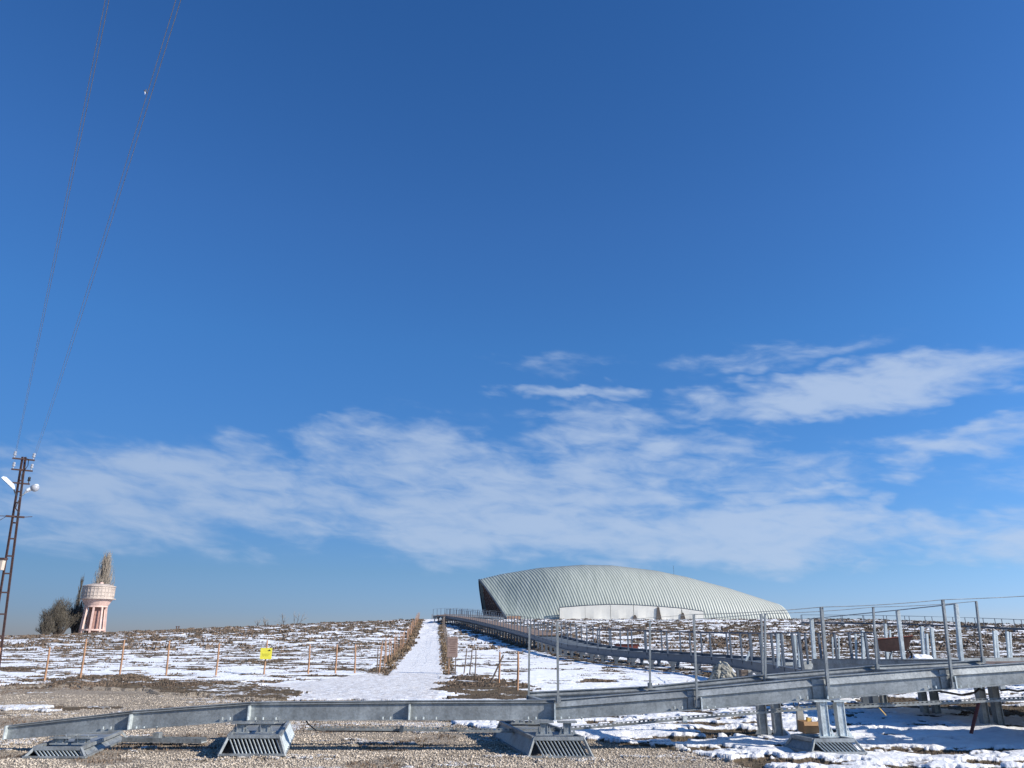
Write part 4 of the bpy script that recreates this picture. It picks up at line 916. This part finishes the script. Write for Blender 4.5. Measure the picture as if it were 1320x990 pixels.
def walkway(pts, width, label, deck_range, rail_h=1.1, side_flip=1, step=2.0, postm='galv_far', leg_step=2.0, legs=True, group=None, rail=True, name='elevated_walkway', bw=.30):
    root = thing(name, tuple(pts[0]), label, 'walkway', group)
    P = resample(pts, step); 
    if (P[-1] - pts[-1]).length > .4: P.append(pts[-1].copy())
    E = [P, offset(P, width * side_flip)]
    for ei, e in enumerate(E):
        for i in range(len(e) - 1):
            a, b = e[i], e[i + 1]; mb = MB(); ax = (b - a).normalized(); sd_ = ax.cross(Vector((0, 0, 1))).normalized() * (1 if ei == 0 else -1)*side_flip
            mb.prism([(-.01, -bw), (.01, -bw), (.01, 0), (-.01, 0)], a, b, side=sd_); mb.prism([(-.05, -bw - .012), (.08, -bw - .012), (.08, -bw), (-.05, -bw)], a, b, side=sd_)
            mb.prism([(-.05, 0), (.08, 0), (.08, .014), (-.05, .014)], a, b, side=sd_); mb.build('side_beam', M[postm if postm != 'galv_light' else 'galv'], root)
        if rail:
            h = rail_h; me = post_mesh(h, .06, postm)
            for i in range(len(e)):
                o = link('post', me, root, e[i])
            mb = MB()
            for a, b in zip(e, e[1:]): mb.tube(a + Vector((0, 0, h - .12)), b + Vector((0, 0, h - .12)), .014, n=4)
            mb.build('rail', M[postm], root)
    for i in range(len(P)):
        a, b = E[0][i], E[1][i]; mb = MB(); mb.bar(a + Vector((0, 0, -.12)), b + Vector((0, 0, -.12)), .08, .1); mb.build('cross_member', M[postm], root)
        if legs and i % max(1, round(leg_step / step)) == 0:
            for q, inn in ((a, b), (b, a)):
                q = q.lerp(inn, .12); z = gz(q.x, q.y); top = q.z - bw * .9
                if top - z > .06:
                    mb = MB(); mb.box((q.x, q.y, (z - .1 + top) / 2), (.16, .13, top - z + .1))
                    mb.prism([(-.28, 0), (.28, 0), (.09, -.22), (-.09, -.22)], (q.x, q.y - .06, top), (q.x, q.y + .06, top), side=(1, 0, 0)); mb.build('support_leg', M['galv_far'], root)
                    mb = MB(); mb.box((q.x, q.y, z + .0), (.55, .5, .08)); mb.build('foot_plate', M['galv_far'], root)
    i0, i1 = deck_range; n = len(P)
    D = MB(); rail_in = .06
    for i in range(int(i0 * (n - 1)), int(i1 * (n - 1))):
        a0, b0, a1, b1 = E[0][i], E[1][i], E[0][i + 1], E[1][i + 1]; nb = 8
        for k in range(nb):
            t0, t1 = (k + .04) / nb, (k + .96) / nb; p = [a0.lerp(a1, t0), b0.lerp(b1, t0), b0.lerp(b1, t1), a0.lerp(a1, t1)]
            up = Vector((0, 0, .02)); dn = Vector((0, 0, .045)); v = [q + up for q in p] + [q + dn for q in p]
            D.add(v, [(3, 2, 1, 0), (4, 5, 6, 7), (0, 1, 5, 4), (1, 2, 6, 5), (2, 3, 7, 6), (3, 0, 4, 7)])
    if D.v: D.build('deck_boards', M['deck'], root, kind='stuff')
    return root, E
walkway(WPT, 2.0, 'long elevated steel walkway with brown deck curving down the mound from the shelter', (0, .62), side_flip=1, step=1.65)
UP = [at(575, 794, 120) + Vector((0, .3, .02)), at(590, 792, 128), at(620, 793.5, 138), at(650, 796, 146)]
walkway(UP, 2.0, 'upper walkway landing with railings leading to the dark shelter end', (0, 1), step=2.4, name='upper_landing', side_flip=1)
FR = [at(1035, 805.5, 112), at(1110, 802, 110), at(1180, 804.5, 106), at(1250, 811, 100), at(1330, 822, 92), at(1420, 832, 84)]
FR = [Vector((p.x, p.y, Hs(p.x, p.y) + .45)) for p in FR]
walkway(FR, 1.8, 'distant thin railed walkway along the right skyline of the mound', (0, 0), step=2.6, name='skyline_walkway', postm='galv_far', leg_step=5.2, bw=.15)
# ------------------------------------------------------------------ RIGHT PLATFORM
def build_platform():
    z = 1.25; root = thing('steel_platform', (9, 17, 0), 'raised steel platform with posts at the right behind the ramp', 'platform')
    L0 = [at(1242, 851.5, 15.7), at(1160, 850.5, 18.4), at(1048, 850, 21.6)]
    side = Vector((-1, 0, 0))
    for a, b in zip(L0, L0[1:]):
        mb = MB(); mb.prism([(0, -.28), (.012, -.28), (.012, 0), (0, 0)], a, b, side=side); mb.prism([(-.05, 0), (.07, 0), (.07, .015), (-.05, .015)], a, b, side=side); mb.prism([(-.05, -.295), (.07, -.295), (.07, -.28), (-.05, -.28)], a, b, side=side)
        mb.prism([(.0, -.10), (.05, -.10), (.05, -.01), (.0, -.01)], a, b, side=side); mb.build('edge_beam', M['galv'], root)
    c = L0[2]; c2 = c + Vector((6.5, .8, .05)); mb = MB(); mb.bar(c + Vector((0, 0, -.15)), c2 + Vector((0, 0, -.15)), .08, .28); mb.build('edge_beam', M['galv'], root)
    def post(pb, pt_, Y, w=.075):
        b = at(*pb, Y); t = at(*pt_, Y); mb = MB(); mb.bar(b, t, w, w * .8); mb.build('post', M['galv_light'], root); return t
    t1 = [post((1240, 854), (1232, 778.5), 15.7), post((1165, 853), (1157, 786.5), 18.4, .085), post((1050, 853), (1046, 797.5), 21.6, .10)]
    mb = MB()
    for a, b in zip(t1, t1[1:]): mb.tube(a, b, .011, n=5)
    mb.build('hand_cable', M['galv'], root)
    # pairs of channel posts at the back
    for x0, x1, yb, yt, Y in ((1002.5, 1008, 861, 817, 25.5), (1024, 1029.5, 863, 819, 23.5)):
        post((x0 + 1, yb), (x0, yt), Y, .10); post((x1 + 1, yb - 3), (x1, yt + 1), Y + .8, .08)
    # slim legs
    for px0, px1, pyb, Y in ((1271, 1289, 936, 17.0), (1193, 1208, 922, 19.6), (1126, 1140, 910, 22.4)):
        for px in (px0, px1):
            b = at(px, pyb, Y); zg = gz(b.x, Y) - .1; mb = MB(); hs = .06; zt = z - .28
            mb.box((b.x - hs, Y, (zg + zt) / 2), (.016, .17, zt - zg)); mb.box((b.x + hs, Y, (zg + zt) / 2), (.016, .17, zt - zg)); mb.box((b.x, Y - .05, (zg + zt) / 2), (hs * 2 - .016, .014, zt - zg)); mb.build('column', M['galv'], root)
    # frame and boards of the deck (mostly beyond the right edge)
    for i, y in enumerate(np.arange(12.6, 21.8, 1.1)):
        mb = MB(); mb.bar((8.85, y, z - .21), (14.5, y, z - .21), .08, .14); mb.build('joist', M['galv'], root)
    def boards(x0, x1, y0, y1, zz):
        bx = x0
        while bx < x1:
            w = .145; mb = MB(); mb.box((bx + w / 2, (y0 + y1) / 2, zz + random.uniform(-.004, .004)), (w, y1 - y0, .035)); mb.build('deck_board', M['deck'], root); bx += w + .008
    boards(8.85, 14.4, 12.4, 15.1, 1.25); boards(8.9, 14.4, 15.7, 21.4, 1.15)
build_platform()
def back_walk():
    P = [at(1036, 856, 26.5), at(1100, 852, 27.0), at(1200, 852, 27.2), at(1310, 853, 27.5), at(1450, 853, 28)]
    root = thing('back_frame', tuple(P[0]), 'second steel frame with paired bright posts behind the platform', 'walkway')
    for a, b in zip(P, P[1:]):
        mb = MB(); mb.bar(a + Vector((0, 0, -.15)), b + Vector((0, 0, -.15)), .05, .26); mb.build('side_beam', M['galv'], root)
        mb = MB(); q = Vector((0, 1.9, .02)); mb.bar(a + q + Vector((0, 0, -.15)), b + q + Vector((0, 0, -.15)), .05, .26); mb.build('side_beam', M['galv'], root)
    def post(px, pyb, pyt, Y, w=.1, lean=3):
        b = at(px, pyb, Y); t = at(px - lean, pyt, Y); mb = MB(); mb.bar(b, t, w, w * .8); mb.build('post', M['galv_light'], root)
    for a in ((1074, 851, 821, 28, .05, 1), (1078, 851, 821, 28.8, .05, 1), (1082, 851, 820, 28.2, .05, 1), (1104, 851, 817, 27.4, .07, 1), (1113, 851, 813, 27.2, .11, 1), (1144, 850, 804, 27, .09, 3), (1149, 851, 812, 29, .07, 2),
              (1191, 848, 807.5, 27.5, .11, 3), (1196.5, 848, 817, 29, .09, 2), (1204.5, 850, 809, 27.4, .11, 4), (1237, 850, 818, 29, .09, 3), (1284, 853, 813, 27.5, .08, 3), (1287.5, 853, 813, 28.4, .08, 4), (1301, 853, 814, 27.6, .09, 3), (1304, 853, 815, 29.4, .07, 2)):
        post(*a)
    for k in range(8):
        x = P[0].x + 1 + k * 1.9; mb = MB(); zg = gz(x, 27.5) - .1; mb.box((x, 27.3, (zg + .95) / 2), (.16, .14, .95 - zg)); mb.build('support_leg', M['galv'], root)
    # braces leaning at the joint
    for (x0, y0, x1, y1) in ((961, 852, 967, 840), (982, 853, 986, 838)):
        b, t = at(x0, y0, 30.5), at(x1, y1, 30.5); mb = MB(); mb.bar(b, t, .07); mb.build('brace', M['galv_light'], root)
back_walk()
# ------------------------------------------------------------------ SMALL THINGS
def wheelbarrow():
    Y = 24.5; k = Y * CT / F; g = at(1150, 850.5, Y); X0 = at(1150, 850, Y).x; zg = g.z
    root = thing('wheelbarrow', (X0, Y, zg), 'dark rusty wheelbarrow parked on the frame at the right', 'wheelbarrow')
    def p(px, py, dy=0): q = at(px, py, Y + dy); return q
    # tub: frustum, deeper at the front (right)
    T = [p(1131, 824, -.32), p(1177, 819.5, -.34), p(1177, 819.5, .34), p(1131, 824, .32)]; B = [p(1133, 840, -.22), p(1168, 839, -.24), p(1168, 839, .24), p(1133, 840, .22)]
    m = MB(); m.add(T + B, [(0, 4, 5, 1), (1, 5, 6, 2), (2, 6, 7, 3), (3, 7, 4, 0), (4, 7, 6, 5)]); o = m.build('tub', M['rust'], root); md = o.modifiers.new('s', 'SOLIDIFY'); md.thickness = .015
    m = MB()
    for a, b in zip(T, T[1:] + T[:1]): m.tube(a, b, .016)
    m.build('rim', M['redrust'], root)
    for dy in (-.28, .28):
        m = MB(); m.path([p(1107, 819, dy), p(1114, 820.5, dy), p(1133, 838, dy * .8), p(1168, 843, dy * .3)], .018); m.tube(p(1105, 818.6, dy), p(1111, 819.6, dy), .026); m.build('handle', M['darksteel'], root)
        m = MB(); m.path([p(1141, 839, dy * .8), p(1142, 850, dy * .8), p(1146, 850, dy * .8), p(1150, 840, dy * .8)], .016); m.build('leg', M['darksteel'], root)
    c = p(1169, 844.5); r = .155; m = MB()
    n = 20; vs = []; 
    for kk in range(n):
        a0, a1 = 2 * math.pi * kk / n, 2 * math.pi * (kk + 1) / n; m.tube(c + Vector((math.cos(a0) * r, 0, math.sin(a0) * r)), c + Vector((math.cos(a1) * r, 0, math.sin(a1) * r)), .035, n=7)
    w = m.build('wheel', M['black'], root, smooth=True); m = MB(); m.tube(c - Vector((0, .06, 0)), c + Vector((0, .06, 0)), .05, n=10)
    for kk in range(4): a0 = math.pi * kk / 4; m.bar(c - Vector((math.cos(a0) * r, 0, math.sin(a0) * r)), c + Vector((math.cos(a0) * r, 0, math.sin(a0) * r)), .02)
    m.build('rim', M['rust'], w)
    m = MB(); m.bar(p(1173, 824), c, .02); m.build('strut', M['rust'], root)
wheelbarrow()
def lumpy(name, c, r, m, label, cat, seed, amp=.35, n=26, kind=None):
    vs = []; fs = []; nl = n // 2
    for i in range(nl + 1):
        th = math.pi * i / nl
        for j in range(n):
            a = 2 * math.pi * j / n; d = Vector((math.sin(th) * math.cos(a), math.sin(th) * math.sin(a), math.cos(th)))
            q = 1 + amp * (float(fbm(np.array(d.x * 1.7 + seed + d.z), np.array(d.y * 1.7 - d.z * 1.3), seed, 4)) - .5) * 2
            vs.append((c[0] + d.x * r[0] * q, c[1] + d.y * r[1] * q, c[2] + max(-.1, d.z) * r[2] * q))
    for i in range(nl):
        for j in range(n): fs.append((i * n + j, (i + 1) * n + j, (i + 1) * n + (j + 1) % n, i * n + (j + 1) % n))
    mb = MB(); mb.add(vs, fs); return mb.build(name, m, None, smooth=False, label=label, cat=cat, kind=kind)
b = at(932, 873, 29); z = gz(b.x, 29)
def tarp():
    zt = at(932, 851, 29).z; hh = zt - z; root = thing('tarp_bundle', (b.x, 29, z), 'crumpled grey green tarpaulin bundle heaped behind the ramp', 'tarp')
    for k, (dx, dy, r_, t) in enumerate(((0, 0, .40, 1.0), (-.22, -.12, .27, .72), (.24, -.10, .26, .66), (.05, -.25, .30, .60), (-.38, .05, .22, .42), (.10, .05, .28, .98))):
        mb = MB(); n = 22; m_ = 12
        for i in range(m_ + 1):
            th = i / m_
            for q in range(n):
                a = 2 * math.pi * q / n; f = 1 + .30 * math.sin(a * 5 + k * 2 + th * 3) * th + random.uniform(-.12, .12)
                rr = r_ * math.sin(min(1, th * 1.05 + .03) * math.pi / 2) ** .7 * f
                mb.v.append((b.x + dx + rr * math.cos(a), 29 + dy + rr * math.sin(a), z - .05 + hh * t * (1 - th ** 1.6) * random.uniform(.93, 1.03)))
        for i in range(m_):
            for q in range(n): mb.f.append((i * n + q, (i + 1) * n + q, (i + 1) * n + (q + 1) % n, i * n + (q + 1) % n))
        mb.f.append(tuple(range(n))); mb.build('tarp_fold', M['tarp'], root)
tarp()
for px, w, lb in ((958, .22, 'small grey brown crate beside the tarpaulin bundle'), (964.5, .12, 'narrow pale block right of the small crate by the tarpaulin')):
    q = at(px, 863.5, 28); z = gz(q.x, 28); m = MB(); hh = q.z - z; m.box((q.x, 28, z + hh / 2), (w, .3, hh)); m.box((q.x, 27.84, z + hh - .05), (w + .02, .02, .06)); m.box((q.x, 27.84, z + hh * .4), (w + .02, .02, .06)); m.build('crate', M['concrete'] if w < .2 else M['woodgrey'], None, label=lb, cat='crate')
def far_box():
    Y = 56; a, b = at(793, 840, Y), at(822, 830.5, Y); z = b.z; m = MB(); X0, X1 = a.x, b.x; zb = gz((X0 + X1) / 2, Y)
    root = thing('metal_trough', ((X0 + X1) / 2, Y, zb), 'rust red metal trough standing behind the walkway railing', 'trough')
    t = MB(); T = [(X0, Y - .4, z), (X1, Y - .4, z), (X1, Y + .4, z), (X0, Y + .4, z)]; B = [(X0 + .1, Y - .3, zb), (X1 - .1, Y - .3, zb), (X1 - .1, Y + .3, zb), (X0 + .1, Y + .3, zb)]
    t.add(T + B, [(0, 4, 5, 1), (1, 5, 6, 2), (2, 6, 7, 3), (3, 7, 4, 0), (4, 7, 6, 5)]); o = t.build('tub', M['redrust'], root); md = o.modifiers.new('s', 'SOLIDIFY'); md.thickness = .03
    t = MB()
    for p, q in zip(T, T[1:] + T[:1]): t.bar(p, q, .06)
    t.build('rim', M['rust'], root)
far_box()
def open_box():
    Y = 15.0; b = at(1045, 950, Y); z = gz(b.x, Y); root = thing('cardboard_box', (b.x, Y, z), 'open brown cardboard box beside the near ramp columns', 'box')
    w, d, h = .30, .30, .19; m = MB()
    for s in (-1, 1): m.box((b.x, Y + s * d / 2, z + h / 2), (w, .012, h)); m.box((b.x + s * w / 2, Y, z + h / 2), (.012, d - .014, h))
    m.box((b.x, Y, z + .01), (w - .03, d - .03, .012)); m.build('carton', M['carton'], root)
    m = MB(); m.add([(b.x - .15, Y - .157, z + h), (b.x + .15, Y - .157, z + h), (b.x + .17, Y - .24, z + h - .06), (b.x - .17, Y - .24, z + h - .06), (b.x - .15, Y - .152, z + h), (b.x + .15, Y - .152, z + h), (b.x + .17, Y - .235, z + h - .065), (b.x - .17, Y - .235, z + h - .065)], [(0, 1, 2, 3), (7, 6, 5, 4), (0, 3, 7, 4), (1, 5, 6, 2), (3, 2, 6, 7)]); m.build('flap', M['carton'], root)
    m = MB(); m.prism([(-.05, 0), (.06, 0), (.04, .13), (-.02, .15)], (b.x, Y - .02, z + .1), (b.x, Y + .06, z + .1), side=(1, 0, 0)); m.build('foam_piece', M['foam'], None, label='yellow foam piece sticking out of the cardboard box', cat='foam')
    m = MB(); m.prism([(-.07, 0), (.07, 0), (.05, .40), (-.05, .42)], (b.x - .06, Y + .22, z), (b.x - .06, Y + .30, z), side=(1, 0, 0)); m.build('stone_slab', M['concrete'], None, label='upright grey slab standing behind the cardboard box', cat='slab')
    lumpy('snow_lump', (b.x + .1, Y + .02, z + .16), (.09, .08, .09), mat('clean_snow', (.82, .83, .85), .6, 0, .04), 'rounded lump of snow in the cardboard box', 'snow', 9, .2, 14)
open_box()
m = MB(); a = at(1251, 948, 15.2); a.z = gz(a.x, 15.2) - .03; m.bar(a, at(1262, 904, 15.5), .05, .03); m.build('rusty_stake', M['redrust'], None, label='rusty red iron stake leaning in the shaded snow at right', cat='stake')
m = MB(); m.path([at(1133, 912, 14.2), at(1142, 922, 14.6)], .008); m.build('straw_stick', M['foam'], None, label='thin straw coloured stick in the shaded snow below the cable tray', cat='stick')
for i, (pts, lb) in enumerate(((((1205, 890), (1222, 893), (1240, 896), (1256, 893), (1262, 888), (1268, 890)), 'black hose sagging below the ramp left of the twin columns'),
                  (((1290, 890), (1300, 889), (1312, 891), (1322, 890), (1345, 892)), 'upper black hose leaving the twin columns to the right'),
                  (((1290, 903), (1302, 902), (1313, 902), (1335, 900)), 'lower black hose leaving the twin columns to the right'),
                  (((1022, 903), (1024, 911), (1027, 913), (1030, 908), (1028, 903)), 'short loop of black cable hanging below the ramp by the near columns'))):
    m = MB(); Y = 16.2 if i < 3 else 14.6; m.path([at(a, b, Y + .1 * k) for k, (a, b) in enumerate(pts)], .02 if i < 3 else .009, 7); m.build('black_hose', M['black'], None, label=lb, cat='hose', group='black hoses and cables under the ramp')
sp = at(1187, 849, 26); lumpy('snow_heap', (sp.x, 26, sp.z - .02), (.38, .3, .16), bpy.data.materials['clean_snow'], 'small white snow heap on the frame beside the wheelbarrow wheel', 'snow', 5, .3, 18)
